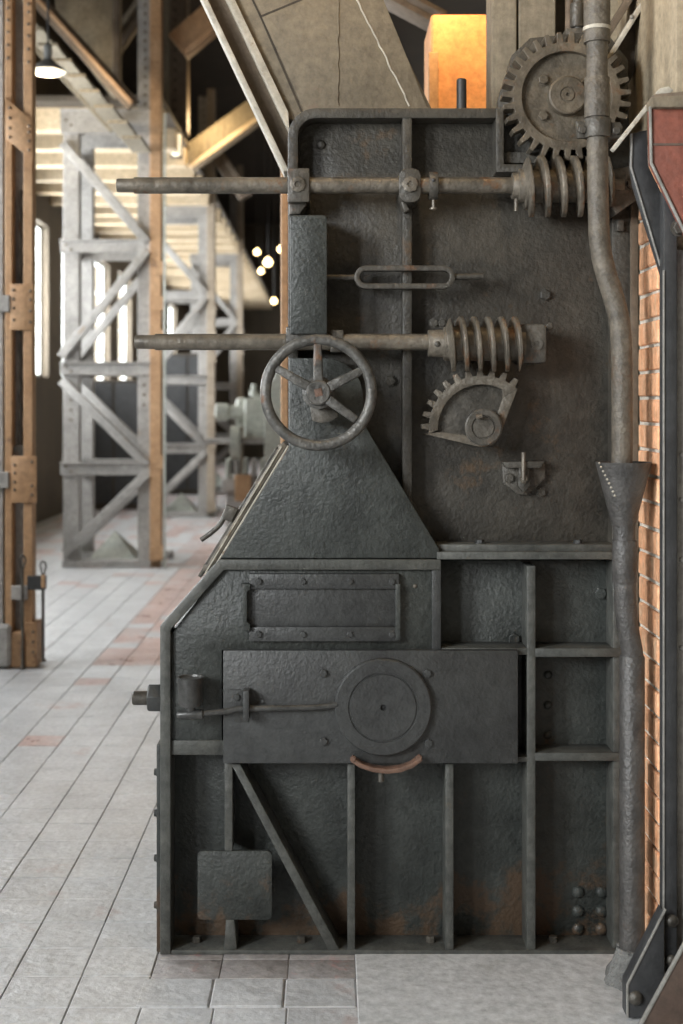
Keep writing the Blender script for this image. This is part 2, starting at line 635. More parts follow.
# concrete slab and worn pavers under the machine front
slab_x0 = M(355, 955).x
bm = bmesh.new()
add_box(bm, (slab_x0, -0.52, -0.01), (0.905, 0.10, 0.0035))
o = finish('concrete_slab', bm, concrete, floor, 0.003, 1)
px0 = M(158, 955).x
for k in range(3):
    for r_ in range(2):
        xa = px0 + k * (slab_x0 - px0) / 3 + 0.001
        xb = px0 + (k + 1) * (slab_x0 - px0) / 3 - 0.001
        ya = -0.165 + r_ * 0.13
        bm = bmesh.new()
        add_box(bm, (xa, ya, -0.02), (xb, ya + 0.128, random.uniform(0.0, 0.002)))
        finish('paver', bm, paver, floor, 0.003, 2)
for k in range(3):
    bm = bmesh.new()
    xa = px0 - 0.02 + k * (slab_x0 - px0 + 0.02) / 3 + 0.002
    xb = px0 - 0.02 + (k + 1) * (slab_x0 - px0 + 0.02) / 3 - 0.002
    add_box(bm, (xa, -0.345, -0.02), (xb, -0.167, random.uniform(-0.002, 0.002)))
    finish('paver', bm, tilem, floor, 0.004, 1)

# left wall with its row of windows
bm = bmesh.new()
Y0, Y1 = -9.0, 37.0
add_box(bm, (WALLX - 0.3, Y0, -0.1), (WALLX, Y1, WIN_Z0))
add_box(bm, (WALLX - 0.3, Y0, WIN_Z1), (WALLX, Y1, 7.2))
ys = Y0
for k in range(N_WIN):
    a = WIN_Y0 + k * WIN_STEP
    add_box(bm, (WALLX - 0.3, ys, WIN_Z0), (WALLX, a, WIN_Z1))
    ys = a + WIN_W
add_box(bm, (WALLX - 0.3, ys, WIN_Z0), (WALLX, Y1, WIN_Z1))
struct(finish('wall_left', bm, darkwall), 'dark brown side wall with a row of tall windows')
for k in range(N_WIN):
    a = WIN_Y0 + k * WIN_STEP
    xw = WALLX - 0.16
    bm = bmesh.new()
    t = 0.045
    add_box(bm, (xw - t, a, WIN_Z0), (xw + t, a + t, WIN_Z1))
    add_box(bm, (xw - t, a + WIN_W - t, WIN_Z0), (xw + t, a + WIN_W, WIN_Z1))
    add_box(bm, (xw - t, a + t, WIN_Z0), (xw + t, a + WIN_W - t, WIN_Z0 + t))
    add_box(bm, (xw - t, a + t, WIN_Z1 - t), (xw + t, a + WIN_W - t, WIN_Z1))
    win = struct(finish('window_%d' % (k + 1), bm, framem), 'tall factory window in the dark side wall')
    for q in range(1, 4):
        zz = WIN_Z0 + q * (WIN_Z1 - WIN_Z0) / 4
        box('glazing_bar', (xw - 0.02, a + t, zz - 0.014), (xw + 0.02, a + WIN_W - t, zz + 0.014), framem, win, 0)
    box('glazing_bar', (xw - 0.02, a + WIN_W / 2 - 0.014, WIN_Z0 + t), (xw + 0.02, a + WIN_W / 2 + 0.014, WIN_Z1 - t), framem, win, 0)
    for q in range(4):
        for s in range(2):
            za = WIN_Z0 + t + q * (WIN_Z1 - WIN_Z0 - 2 * t) / 4
            yb = a + t + s * (WIN_W - 2 * t) / 2
            box('pane', (xw - 0.003, yb + 0.005, za + 0.005),
                (xw + 0.003, yb + (WIN_W - 2 * t) / 2 - 0.005, za + (WIN_Z1 - WIN_Z0 - 2 * t) / 4 - 0.005), glass, win, 0)

# roof, far wall, right-hand hall wall
bm = bmesh.new()
add_box(bm, (WALLX - 0.3, Y0, 7.2), (5.2, Y1, 7.4))
struct(finish('ceiling', bm, roofm), 'dark sooty roof high over the hall')
bm = bmesh.new()
add_box(bm, (WALLX - 0.3, Y1, -0.1), (5.2, Y1 + 0.2, 7.4))
struct(finish('wall_far', bm, darkwall), 'dark far end wall of the hall')
bm = bmesh.new()
add_box(bm, (WALLX - 0.3, Y0 - 0.2, -0.1), (5.2, Y0, 7.4))  # unseen wall, added to stop flat sky fill from behind the camera
struct(finish('wall_fill_block', bm, darkwall), 'unseen dark wall added behind the viewer to cut fill light')
bm = bmesh.new()
add_box(bm, (1.7, Y0, -0.1), (1.9, 0.5, 7.4))
struct(finish('wall_right_recess', bm, darkwall), 'dark side wall set back beside the brick pier')
bm = bmesh.new()
add_box(bm, (5.0, 1.9, -0.1), (5.2, Y1, 7.4))
struct(finish('wall_hall_right', bm, darkwall), 'dark side wall beyond the machine')

# lower timber ceiling with joists beyond the first tower
jz = 4.66
bm = bmesh.new()
add_box(bm, (WALLX, 9.9, jz + 0.16), (-1.75, 36.9, jz + 0.22))
low = struct(finish('ceiling_lower', bm, darkceil), 'dark boarded lower ceiling carried on pale joists')
k = 0
yy = 10.2
while yy < 36.5:
    box('joist', (WALLX + 0.01, yy, jz - 0.08), (-1.77, yy + 0.22, jz + 0.165), joistm, low, 0.006)
    yy += 1.05

# brick wall on the right
WX = 0.932
bm = bmesh.new()
add_box(bm, (WX + 0.008, -0.34, -0.1), (WX + 0.75, 0.55, 2.42))
wr = struct(finish('wall_right', bm, mortar), 'orange brick wall with pale mortar at the machine side')
BW, BH, BG = 0.232, 0.0655, 0.0105
bme = {}
for v in range(3):
    for wd in (BW, BW / 2 - BG / 2, BW - 0.06):
        bm = bmesh.new()
        add_box(bm, (0, 0, 0), (0.02, wd, BH))
        for vv in bm.verts:
            vv.co += Vector((random.uniform(0, 0.002), random.uniform(-0.0015, 0.0015), random.uniform(-0.0015, 0.0015)))
        bmesh.ops.bevel(bm, geom=[e for e in bm.edges if all(q.co.x < 0.01 for q in e.verts)], offset=0.004, segments=1, affect='EDGES')
        me = bpy.data.meshes.new('brick')
        bm.to_mesh(me)
        bm.free()
        me.materials.append(brickm)
        bme[(v, wd)] = me
rows = int(2.38 / (BH + BG))
for r_ in range(rows):
    z = 0.004 + r_ * (BH + BG)
    y = 0.03
    first = True
    while y > -0.10:
        wd = (BW / 2 - BG / 2) if (first and r_ % 2) else BW
        first = False
        y -= wd + BG
        link('brick', bme[(random.randrange(3), wd)], None, wr, (WX - random.uniform(0.0, 0.003), y, z))

# plastered wall above and behind the gear corner
bm = bmesh.new()
add_box(bm, (0.90, 0.42, 2.30), (5.0, 0.62, 7.2))
struct(finish('wall_upper_right', bm, plaster, None, 0.004), 'beige plaster wall above the brickwork')
bm = bmesh.new()
add_box(bm, (WX + 0.02, -0.34, 2.42), (WX + 0.75, 0.42, 3.2))
struct(finish('wall_upper_side', bm, plaster, None, 0.004), 'beige plaster band over the brick wall')

# ================================================================== THE MACHINE
RD = 0.11                        # depth of the recessed plates behind the ribs
mach = thing('iron_machine', 'large dark cast iron machine with handwheel, worm gears and ribbed base', 'machine',
             (M(390, 955).x, 0.4, 0))
mp_ = mach

# main bodies behind the plates (real depth)
prism('base_body', [(168, 954.5), (168, 636), (222, 572), (440, 566), (440, 560), (618, 560), (618, 954.5)], RD, 1.0, iron, mp_, 0.003)
prism('upper_body', [(222, 560), (291, 449), (291, 140)] + arc(316, 137, 25, 180, 90, 6)[1:] +
      [(500, 112), (500, 168), (620, 168), (620, 556)], RD + 0.001, 0.85, iron_up, mp_, 0.003)

# --- left body plate with raised border (around the rectangular cover and the big plate)
prism('body_plate', [(170, 745), (170, 636), (223, 567), (437, 567), (437, 650), (222, 650), (222, 745)], 0.006, RD, iron, mp_, 0.002)
prism('border_flange', strip([(160, 954), (160, 626), (219, 559.5), (441, 559.5)], 10.5), -0.012, 0.10, ribm, mp_, 0.003)
bar('border_rib', 432, 560, 441, 650, -0.004, RD, iron_lo, mp_)
prism('side_flange', [(156.5, 954), (156.5, 745), (161, 745), (161, 954)], 0.02, 0.09, iron, mp_, 0.002)
for yy in (772, 813, 858, 905):
    b = fastener('bolt', 157, yy, 0.05, 3.4, iron, mp_)
    b.rotation_euler = (0, 0, -PI / 2)

# --- upper front plate: trapezoid with the round-shouldered neck
neck = [(221, 558.2), (289, 447), (289, 358), (325, 358)] + arc(325, 396, 38, 80, 0, 10)[1:] + [(364, 424), (439, 549), (439, 558.2)]
fp = prism('front_plate', neck, -0.006, RD, iron, mp_, 0.003)
# sloping lid along the left slope, with lugs and a handle
lid = prism('sloping_lid', strip([(210, 571), (287, 445)], -5.5), 0.012, 0.7, steel, mp_, 0.002)
prism('lid_strap', strip([(201, 578), (279, 450)], -4), 0.03, 0.62, steel_d, lid, 0.0015)
prism('lid_highlight', strip([(214, 569), (289, 446)], -1.6), 0.004, 0.02, dusty_lit_edge, lid, 0.0005)  # pale strips paint the light caught along the lid edges
prism('lid_highlight', strip([(205.5, 574), (282, 447)], -1.3), 0.008, 0.03, dusty_lit_edge, lid, 0.0005)
tube('handle', smooth_path([M(229, 508, 0.03), M(226, 512, 0.03), M(221, 523, 0.03), M(212, 532, 0.03), M(201, 540, 0.03)], 6), L(2.6), steel_d, lid, 10)
prism('handle_lug', [(226, 505), (238, 509), (231, 522), (222, 519)], 0.02, 0.05, steel_d, lid, 0.001)
for a, b in ((206, 568), (258, 484), (281, 447)):
    prism('lid_lug', rect(a - 3, b - 3, a + 4, b + 3), 0.02, 0.06, steel, lid, 0.002)

# --- rectangular bolted cover
cov = bar('inspection_cover', 245, 583, 397, 632, -0.004, 0.006, iron_lo, mp_, 0.0015)
for nm, r4 in (('cover_strip', (249, 574, 399, 589)), ('cover_strip', (249, 627, 399, 641.5))):
    s = bar(nm, *r4, -0.016, 0.006, iron_lo, cov, 0.002)
    yb = (r4[1] + r4[3]) / 2
    for xb in (259, 303, 350, 392):
        fastener('bolt', xb, yb, -0.016, 3.1, iron_lo, cov)
prism('cover_handle', [(242.5, 584), (250, 584), (250, 590), (247, 592), (247, 622), (250, 624), (250, 631), (242.5, 631)], -0.03, 0.006, iron, cov, 0.0015)
bar('cover_edge', 395.5, 584, 400.5, 640, -0.02, 0.006, iron, cov, 0.0015)
fastener('rivet', 415, 586, 0.006, 2.4, steel, mp_)

# --- big square plate with the round cover
bp_ = bar('bearing_plate', 223, 650.5, 518, 763.5, -0.024, 0.02, iron_lo, mp_, 0.0025)
c = M(383, 706, -0.024)
px = L(1, -0.03)
disc = lathe('round_cover', c, (0, -1, 0), [(-0.002, 48.5 * px), (0.018, 48.5 * px), (0.022, 47 * px), (0.023, 35 * px), (0.0195, 34.4 * px),
             (0.0195, 33.2 * px), (0.023, 32.6 * px), (0.023, 3 * px), (0.012, 2.6 * px)], iron_lo, mp_, 72)
lathe('center_hole', c + Vector((0, -0.0125, 0)), (0, -1, 0), [(0, 2.3 * px), (0.001, 1.5 * px)], black, disc, 12)
for xb, yb in ((323.5, 673), (323.5, 741), (427.5, 673), (428.5, 742.5), (508, 640)):
    if xb < 500:
        fastener('bolt', xb, yb, -0.024, 4.1, iron_lo, bp_)
# drip tray under the cover
cx, cy = 386, 706
outer = arc(386, 712, 60, 235, 306, 16)
tray = prism('drip_tray', strip([(353, 758), (362, 764), (374, 768), (387, 769.5), (400, 768), (411, 764), (420, 757)], 4.5), -0.062, -0.022, cuprust, mp_, 0.0015)
lathe('drain_nipple', M(381, 772, -0.045), (0, 0, -1), [(0, L(3)), (0.028, L(3))], steel_d, tray, 12)
for a, b in ((353, 759), (419, 758)):
    fastener('bolt', a, b, -0.06, 2.6, cuprust, tray)

# --- oil cup, its pipe and bracket; shaft end and nut on the left
cup = lathe('oil_cup', M(190.5, 718, -0.06), (0, 0, 1), [(0.0, L(4)), (0.02, L(4)), (0.026, L(5)), (0.034, L(5)), (0.037, L(11)), (0.052, L(12.6)), (0.105, L(12.6)),
            (0.105, L(13.6)), (0.122, L(13.6)), (0.122, L(11.5)), (0.116, L(11))], cupm, mp_, 28)
lathe('cup_elbow', M(177, 715, -0.06), (1, 0, 0.03), [(0, L(3)), (0.01, L(4.5)), (0.05, L(5)), (0.075, L(5)), (0.08, L(3.5))], cupm, cup, 14)
tube('oil_pipe', smooth_path([M(196, 714, -0.06), M(225, 711.5, -0.055), M(243, 708.5, -0.05), M(290, 708, -0.046), M(320, 707, -0.042), M(337, 704.5, -0.04)], 6), L(3.1), cupm, cup, 12)
br = prism('pipe_bracket', [(228, 690), (248, 690), (248, 722), (234, 722), (231, 716), (234, 700)], -0.03, -0.022, iron_lo, mp_, 0.0012)
bar('bracket_web', 243, 691, 249, 720, -0.075, -0.028, iron_lo, br, 0.0015)
fastener('bolt', 237, 697, -0.03, 3.2, iron_lo, br)
sh = lathe('shaft_end', M(162, 698, 0.03), (-1, 0, 0), [(0, L(7)), (0.085, L(7)), (0.089, L(6))], steel_d, mp_, 20)
bm = bmesh.new()
hex_prof(bm, M(162, 698, 0.03), (-1, 0, 0), 0.0, 0.042, L(15))
finish('shaft_nut', bm, iron_lo, sh, 0.0015)

# --- ledge and bolts left of the big plate
led = bar('ledge', 171, 740.5, 224, 755, 0.0, RD, ribm, mp_)
for xb in (188, 213):
    b = fastener('bolt', xb, 737, 0.05, 5.5, iron, mp_)
    b.rotation_euler = (-PI / 2, 0, 0)
    b.location.z = M(190, 740.5, 0.0).z

# --- ribs of the lower base
bar('foot_flange', 160, 950.5, 622, 954.5, -0.006, RD + 0.01, ribm, mp_, 0.0015)
bar('rib', 224.5, 763, 232.5, 851, 0.0, RD, ribm, mp_)
prism('rib_stub', [(226, 918), (234, 918), (237, 951), (224, 951)], 0.0, RD, ribm, mp_)
prism('diagonal_rib', [(231, 764), (240, 764), (340, 951), (329, 951)], 0.0, RD, ribm, mp_)
for xa, xb, ya, m_ in ((347.5, 355, 764, ribm), (445.5, 453.5, 764, ribm), (527, 535.5, 566, ribm)):
    bar('rib', xa, ya, xb, 951, 0.0, RD, m_, mp_)
bar('cross_rib', 441, 648, 528, 655, 0.0, RD, ribm, mp_)
bar('cross_rib', 535, 648.5, 621, 657, 0.0, RD, ribm, mp_)
bar('cross_rib', 535, 753, 621, 761, 0.0, RD, ribm, mp_)
bar('cross_rib', 516, 757, 528, 762, 0.0, RD, ribm, mp_)
bar('edge_rib', 613, 560, 621, 951, 0.01, RD + 0.02, ribm, mp_)
# number plate at the foot
rp = lambda a, b, c_, d, r: arc(a + r, b + r, r, 180, 90, 4) + arc(c_ - r, b + r, r, 90, 0, 4) + arc(c_ - r, d - r, r, 0, -90, 4) + arc(a + r, d - r, r, -90, -180, 4)
prism('foot_plate', rp(197.5, 851, 272, 920, 5), -0.002, 0.012, iron, mp_, 0.002)
for xb, yb in ((197, 943), (302, 944), (431, 944), (553, 946)):
    b = fastener('bolt', xb, yb, 0.06, 4.5, steel_d, mp_)
    b.rotation_euler = (-PI / 2, 0, 0)
    b.scale = (0.014, 0.024, 0.014)
    b.rotation_euler = (-PI / 2, 0, 0.4)
    b.location.z = 0.011
for xb in (578, 601.5):
    for yb in (892, 911, 929):
        fastener('rivet', xb, yb, RD, 6.3, iron, mp_)
for xb, yb, rr in ((600, 593, 6.0), (513.5, 638.5, 6.0)):
    fastener('bolt', xb, yb, RD, rr, iron, mp_)
for yb in (675, 705, 735):
    fastener('rivet', 548, yb, RD, 4.5, iron, mp_)

# --- ledge beam between base and upper panel
bar('ledge_beam', 437, 552, 621, 559.5, -0.012, RD, ribm, mp_)
bar('ledge_step', 437, 544.5, 617, 551.5, 0.016, RD, ribm, mp_)
for xb in (480, 578):
    b = fastener('bolt', xb, 541, 0.05, 4.5, iron_lo, mp_)
    b.rotation_euler = (-PI / 2, 0, 0)
    b.location.z = M(480, 544.5, 0.016).z

# --- upper panel flanges
UF = 0.03
prism('panel_flange', strip([(288, 448), (288, 137)] + arc(316, 136, 28, 180, 90, 8)[1:] + [(497, 108)], 10), UF, RD + 0.02, iron_up, mp_, 0.003)
bar('panel_rib', 402.5, 112, 412, 512, UF + 0.004, RD, iron_up, mp_, 0.003)
prism('corner_frame', strip([(496, 108), (496, 172), (592, 172)], -8), UF - 0.004, RD + 0.02, iron_up, mp_, 0.003)
bar('frame_bar', 500, 152, 560, 163, UF + 0.03, RD + 0.02, iron_up, mp_, 0.002)
prism('gear_back_plate', [(498, 100), (512, 55), (530, 38), (605, 30), (628, 60), (630, 170), (500, 170)], 0.09, 0.13, iron_up, mp_, 0.002)
bar('corner_post', 612, 175, 632, 951, 0.05, 0.30, iron_up, mp_, 0.003)
bar('corner_strip', 631, 190, 638.5, 951, 0.035, 0.25, brownsteel, mp_, 0.002)
for xb, yb, rr in ((545, 295, 5.6), (390, 381, 5.6)):
    fastener('bolt', xb, yb, RD + 0.001, rr, iron_up, mp_)
fastener('rivet', 321, 145, RD + 0.001, 5, iron_up, mp_)
bar('panel_latch', 617, 220, 624, 231, 0.03, 0.06, steel_d, mp_, 0.002)

# --- box housing beside the flange
prism('bearing_housing', rp(290, 215, 327, 341, 4)[0:10] + [(327, 334), (290, 334)], -0.065, RD, iron, mp_, 0.003)
bar('housing_foot', 286, 327, 326, 343, -0.05, RD, steel_d, mp_, 0.003)
bar('housing_lug', 330.5, 330, 343.5, 352, -0.035, RD, steel_d, mp_, 0.002)


# --- worm shafts
def worm_mesh(name, pxa, pxb, py, y, pitch, r0, r1, m, parent):
    A, B = M(pxa, py, y), M(pxb, py, y)
    ln = B.x - A.x
    pt, R0, R1 = L(pitch, y), L(r0, y), L(r1, y)
    nu, nt_ = int(ln / pt * 20), 44
    bm = bmesh.new()
    rings = []
    for i in range(nu + 1):
        u = ln * i / nu
        ring = []
        fade = min(1, u / (pt * 0.35), (ln - u) / (pt * 0.35))
        for k in range(nt_):
            th = 2 * PI * k / nt_
            f = (u / pt + th / (2 * PI) + 0.1) % 1.0
            d = abs(f - 0.5) * 2
            h = max(0.0, min(1.0, (0.52 - d) / 0.24))
            h = h * h * (3 - 2 * h)
            r = R0 + (R1 - R0) * h * max(fade, 0)
            ring.append(bm.verts.new((A.x + u, y - r * math.cos(th), A.z + r * math.sin(th))))
        rings.append(ring)
    for a, b in zip(rings, rings[1:]):
        for k in range(nt_):
            j = (k + 1) % nt_
            bm.faces.new((a[k], a[j], b[j], b[k]))
    bm.faces.new(rings[0])
    bm.faces.new(rings[-1])
    return finish(name, bm, m, parent, ang=60)


SY = -0.012
pl = L(1, SY)
s1 = lathe('worm_shaft', M(117, 185.5, SY), (1, 0, 0), [(0, 6.4 * pl), (0.004, 7 * pl), (17 * pl, 7 * pl), (17.2 * pl, 8.2 * pl), (400 * pl, 8.2 * pl), (506 * pl, 8.2 * pl)], steel, mp_, 24)
worm_mesh('worm', 521, 612, 186.5, SY, 16.2, 16, 30.5, steel, s1)
lathe('worm_collar', M(512, 186, SY), (1, 0, 0), [(0, 13 * pl), (6 * pl, 13.5 * pl), (6.5 * pl, 17 * pl), (12 * pl, 17 * pl), (12.5 * pl, 23 * pl), (17 * pl, 23 * pl)], steel, s1, 32, 0.001)
tube('set_screw', [M(516, 199, SY - 0.02), M(516, 211, SY - 0.02)], L(2), steel, s1, 8)
col = lathe('shaft_collar', M(429, 186, SY), (1, 0, 0), [(0, 14 * pl), (8.5 * pl, 14 * pl)], steel_d, s1, 28, 0.0015)
tube('set_screw', [M(433.5, 198, SY), M(433.5, 209, SY)], L(1.7), steel, s1, 8)
lathe('screw_head', M(433.5, 207, SY), (0, 0, -1), [(0, L(2)), (0.003, L(3.8)), (0.008, L(3.8))], steel, s1, 10)
fastener('rivet', 433.5, 180, SY - L(13.6), 2, black, s1)
# bearing blocks
b1 = bar('bearing_block', 287.5, 168, 309.5, 202, -0.045, RD, steel_d, mp_, 0.004)
prism('bearing_block_foot', [(289, 200), (309, 200), (300, 214), (289, 214)], -0.01, RD, steel_d, b1, 0.003)
b2 = prism('bearing_block', rp(399, 168, 421, 202, 8), -0.042, RD, steel_d, mp_, 0.004)
prism('bearing_block_foot', strip([(400, 196), (402, 206), (405, 212)], -5), -0.01, RD, steel_d, b2, 0.002)
for xb, bb in ((297.5, b1), (410, b2)):
    cc = M(xb, 184.5, -0.044)
    lathe('grease_nipple', cc, (0, -1, 0), [(-0.002, L(8)), (0.006, L(8)), (0.008, L(6.5)), (0.008, L(3)), (0.004, L(2.6))], steel, bb, 8)
prism('end_bearing', [(611, 170), (634, 165), (638, 180), (637, 200), (625, 208), (616, 215), (611, 205)], -0.03, RD, steel_d, mp_, 0.004)
fastener('bolt', 631, 184, -0.03, 5, steel_d, mp_)

s2 = lathe('worm_shaft', M(135, 342, SY), (1, 0, 0), [(0, 6.2 * pl), (0.004, 7 * pl), (20 * pl, 7 * pl), (20.2 * pl, 8.2 * pl), (300 * pl, 8.2 * pl), (396 * pl, 8.2 * pl)], steel, mp_, 24)
worm_mesh('worm', 445, 524, 344, SY, 13.4, 17, 27.5, steel, s2)
lathe('worm_collar', M(428, 343.5, SY), (1, 0, 0), [(0, 13.5 * pl), (15 * pl, 14 * pl), (15.5 * pl, 16.5 * pl), (19 * pl, 16.5 * pl), (19.3 * pl, 14 * pl), (22 * pl, 14 * pl)], steel, s2, 32, 0.001)
fastener('rivet', 437.5, 344, SY - L(13.4), 3, steel_d, s2)
eb = prism('end_bearing', rp(520, 324, 546.5, 363, 4), -0.05, RD, steel_d, mp_, 0.005)
lathe('grease_nipple', M(537, 344, -0.05), (0, -1, 0), [(-0.002, L(6)), (0.004, L(6)), (0.004, L(3)), (0.001, L(2.6))], steel_d, eb, 12)
fastener('bolt', 549, 327, 0.0, 3.6, steel_d, eb)
for xb in (434, 442, 459):
    fastener('bolt', xb, 323, 0.06, 4.2, steel_d, mp_)


# --- toothed gear, whole and sector
def tooth_outline(cx, cy, rr, rt, n, a0, step):
    pts = []
    for i in range(n):
        a = a0 + i * step
        for da, r in ((-0.5, rr), (-0.30, rr), (-0.17, rt), (0.17, rt), (0.30, rr)):
            q = math.radians(a + da * step)
            pts.append((cx + r * math.cos(q), cy - r * math.sin(q), a + da * step))
    return pts


GYF = -0.02
gp = tooth_outline(567, 96, 54, 64.5, 31, 4, 360 / 31)
bm = bmesh.new()
add_ring(bm, [(a, b) for a, b, q in gp], [(567 + 45 * math.cos(math.radians(q)), 96 - 45 * math.sin(math.radians(q))) for a, b, q in gp], GYF, 0.05)
gear = finish('gear_wheel', bm, gearm, mp_, 0.0015, 1)
cg = M(567, 96, GYF)
pg = L(1, GYF)
lathe('gear_web', cg + Vector((0, 0.022, 0)), (0, 1, 0), [(0, 46 * pg), (0.02, 46 * pg)], gearm, gear, 48)
lathe('gear_hub', cg + Vector((0, 0.03, 0)), (0, -1, 0), [(0, 19 * pg), (0.045, 19 * pg), (0.049, 17.5 * pg), (0.049, 8 * pg), (0.046, 7.5 * pg), (0.046, 6.5 * pg), (0.05, 6 * pg), (0.05, 2 * pg), (0.045, 1.5 * pg)], gearm, gear, 36)
for a, b in ((543, 80), (543, 116)):
    fastener('bolt', a, b, GYF + 0.02, 5, gearm, gear)
fastener('rivet', 583, 82, GYF + 0.02, 3, gearm, gear)

# sector
cx, cy = 482, 428.5
SYF = 0.0
tp = tooth_outline(cx, cy, 53, 60.5, 11, 178, -12.3)
outl = [(a, b) for a, b, q in tp]
outl = [(429, 434.2)] + outl[1:] + [(518, 390), (499, 438), (493, 445), (486, 447), (478, 446)]
sec = prism('gear_sector', outl, SYF + 0.022, SYF + 0.05, steel_d, mp_, 0.0012)
# raised rim and edges of the sector
bm = bmesh.new()
rim = [(a, b) for a, b, q in tp][1:]
inn = arc(cx, cy, 44, 182, 58, 30)
add_prism(bm, [(428, 434.5)] + rim + [(517.5, 389)] + [(503, 398)] + list(reversed(inn[:-1])), SYF, SYF + 0.03)
finish('sector_rim', bm, steel, sec, 0.0012)
prism('sector_edge', [(424.5, 434), (440, 432), (478, 437), (486, 447), (478, 446.5)], SYF, SYF + 0.03, steel, sec, 0.0012)
prism('sector_edge', [(503, 398), (517.5, 389), (499, 438), (490, 446), (488, 434), (494, 424)], SYF, SYF + 0.03, steel, sec, 0.0012)
ps = L(1)
lathe('sector_hub', M(482, 427, SYF + 0.022), (0, -1, 0), [(0, 18.5 * ps), (0.042, 18.5 * ps), (0.045, 17 * ps), (0.045, 12 * ps), (0.040, 11.4 * ps), (0.040, 10.8 * ps), (0.043, 10.2 * ps), (0.043, 2 * ps)], steel_d, sec, 36)
tube('key_pin', [M(476, 417, -0.04), M(482, 416, -0.04)], L(2.6), steel, sec, 8)

# --- slotted link across the rib
bm = bmesh.new()
cxl, cxr, cyy = 366, 443.5, 277


def stadium(r, n=10):
    return arc(cxl, cyy, r, 270, 90, n) + arc(cxr, cyy, r, 90, -90, n)


add_ring(bm, stadium(11.8), stadium(6.3), 0.0, 0.035)
lk_ = finish('slotted_link', bm, steel_d, mp_, 0.003)
tube('link_rod', [M(327, 277.5, 0.018), M(356, 277.5, 0.018)], L(3.2), steel_d, lk_, 10)
tube('link_rod', [M(453, 277, 0.018), M(483, 276, 0.018)], L(3.4), steel_d, lk_, 10)

# --- handwheel
WY = -0.16
cw = M(318.5, 392.5, WY)
pw = L(1, WY)
RW = 53.0 * pw
ring = [cw + Vector((RW * math.cos(2 * PI * i / 64), 0, RW * math.sin(2 * PI * i / 64))) for i in range(64)]
hw = tube('handwheel', ring, 5.6 * pw, wheelm, mp_, 16, True)
hb = lathe('wheel_hub', cw + Vector((0, 0.05, 0)), (0, -1, 0), [(0, 16.5 * pw), (0.035, 16.5 * pw), (0.04, 13.5 * pw), (0.062, 12.5 * pw), (0.066, 11 * pw)], wheelm, hw, 32)
sq = 4.2 * pw
pts = [(cw.x + sq * 1.3 * math.cos(a), cw.z + sq * 1.3 * math.sin(a)) for a in [math.radians(q + 12) for q in (45, 135, 225, 315)]]
prism('square_socket', pts, cw.y - 0.0175, cw.y, cuprust, hw, 0.001, world=True)
for ang, r2 in ((91, 51), (27, 51), (-36, 47), (150, 51)):
    d = Vector((math.cos(math.radians(ang)), 0, math.sin(math.radians(ang))))
    n_ = Vector((-d.z, 0, d.x))
    bm = bmesh.new()
    vs = []
    for t_, hwid, hy in ((11, 5.2, 0.012), (r2, 4.0, 0.009)):
        cpt = cw + d * (t_ * pw)
        vs.append([bm.verts.new(cpt + n_ * (s * hwid * pw) + Vector((0, q * hy, 0))) for s, q in ((-1, -1), (1, -1), (1, 1), (-1, 1))])
    for i in range(4):
        bm.faces.new((vs[0][i], vs[0][(i + 1) % 4], vs[1][(i + 1) % 4], vs[1][i]))
    bm.faces.new(vs[0])
    bm.faces.new(vs[1])
    finish('spoke', bm, wheelm, hw, 0.005, 3)
cam_pts = [(318 + a_, 393 + b_) for a_, b_ in ((-8, 14), (-6, 28), (4, 30.5), (14, 28), (21, 23), (15, 12), (0, 8))]
prism('stop_cam', cam_pts, -0.10, -0.06, steel_d, hw, 0.003)
lathe('wheel_spindle', cw + Vector((0, 0.04, 0)), (0, 1, 0), [(0, 9 * pw), (0.16, 9 * pw)], steel_d, hw, 20)

# --- latch bracket
lb = prism('latch_bracket', [(502, 462), (545, 462), (545, 478), (536, 488), (526, 495), (517, 494), (503, 483)], 0.085, RD + 0.001, steel_d, mp_, 0.002)
prism('latch_lip', [(502, 462), (545, 461), (540, 468), (506, 468)], 0.05, RD, steel_d, lb, 0.002)
prism('latch_tongue', [(519, 468), (529, 466), (530, 486), (524, 493), (518, 486)], 0.055, RD, steel_d, lb, 0.002)
tube('latch_pin', [M(523.5, 480, 0.045), M(523.5, 452.5, 0.045)], L(2.2), steel, lb, 8)
fastener('bolt', 524, 479, 0.052, 3.6, steel, lb)
fastener('bolt', 509.5, 478, 0.085, 4.4, steel_d, lb)
fastener('bolt', 541, 492, RD, 4.4, steel_d, lb)

# ================================================================== DRAIN PIPE
PY = -0.19
dp = thing('drain_pipe', 'grey drain pipe with an open funnel running down beside the brick wall', 'pipe', (M(632, 950, PY).x, PY, 0))
up = tube('upper_pipe', [M(597, -60, PY)] + smooth_path([M(597, 40, PY), M(597.5, 150, PY), M(598.5, 215, PY), M(600, 245, PY), M(605, 270, PY), M(613, 296, PY), M(619, 320, PY), M(621.5, 350, PY), M(622, 420, PY), M(622, 476, PY)], 6),
          L(10.5, PY), pipeup, dp, 24)
pq = L(1, PY)
lathe('pipe_coupling', M(597, 118, PY), (0, 0, 1), [(0, 12.6 * pq), (40 * pq, 12.6 * pq)], pipeup, up, 24, 0.001)
lathe('pipe_coupling', M(597, 43, PY), (0, 0, 1), [(0, 13.2 * pq), (70 * pq, 13.2 * pq)], pipeup, up, 24, 0.001)
lathe('wire_tie', M(597, 31, PY), (0, 0.02, 1), [(0, 14 * pq), (3.5 * pq, 14 * pq)], dusty_lit_edge, up, 20)
cl = lathe('pipe_clamp', M(597.5, 138, PY), (0, 0, 1), [(0, 13.4 * pq), (19 * pq, 13.4 * pq)], steel_d, dp, 24, 0.001)
prism('clamp_ear', [(576, 121), (588, 121), (588, 138), (578, 138)], PY - 0.008, PY + 0.01, steel_d, cl, 0.002)
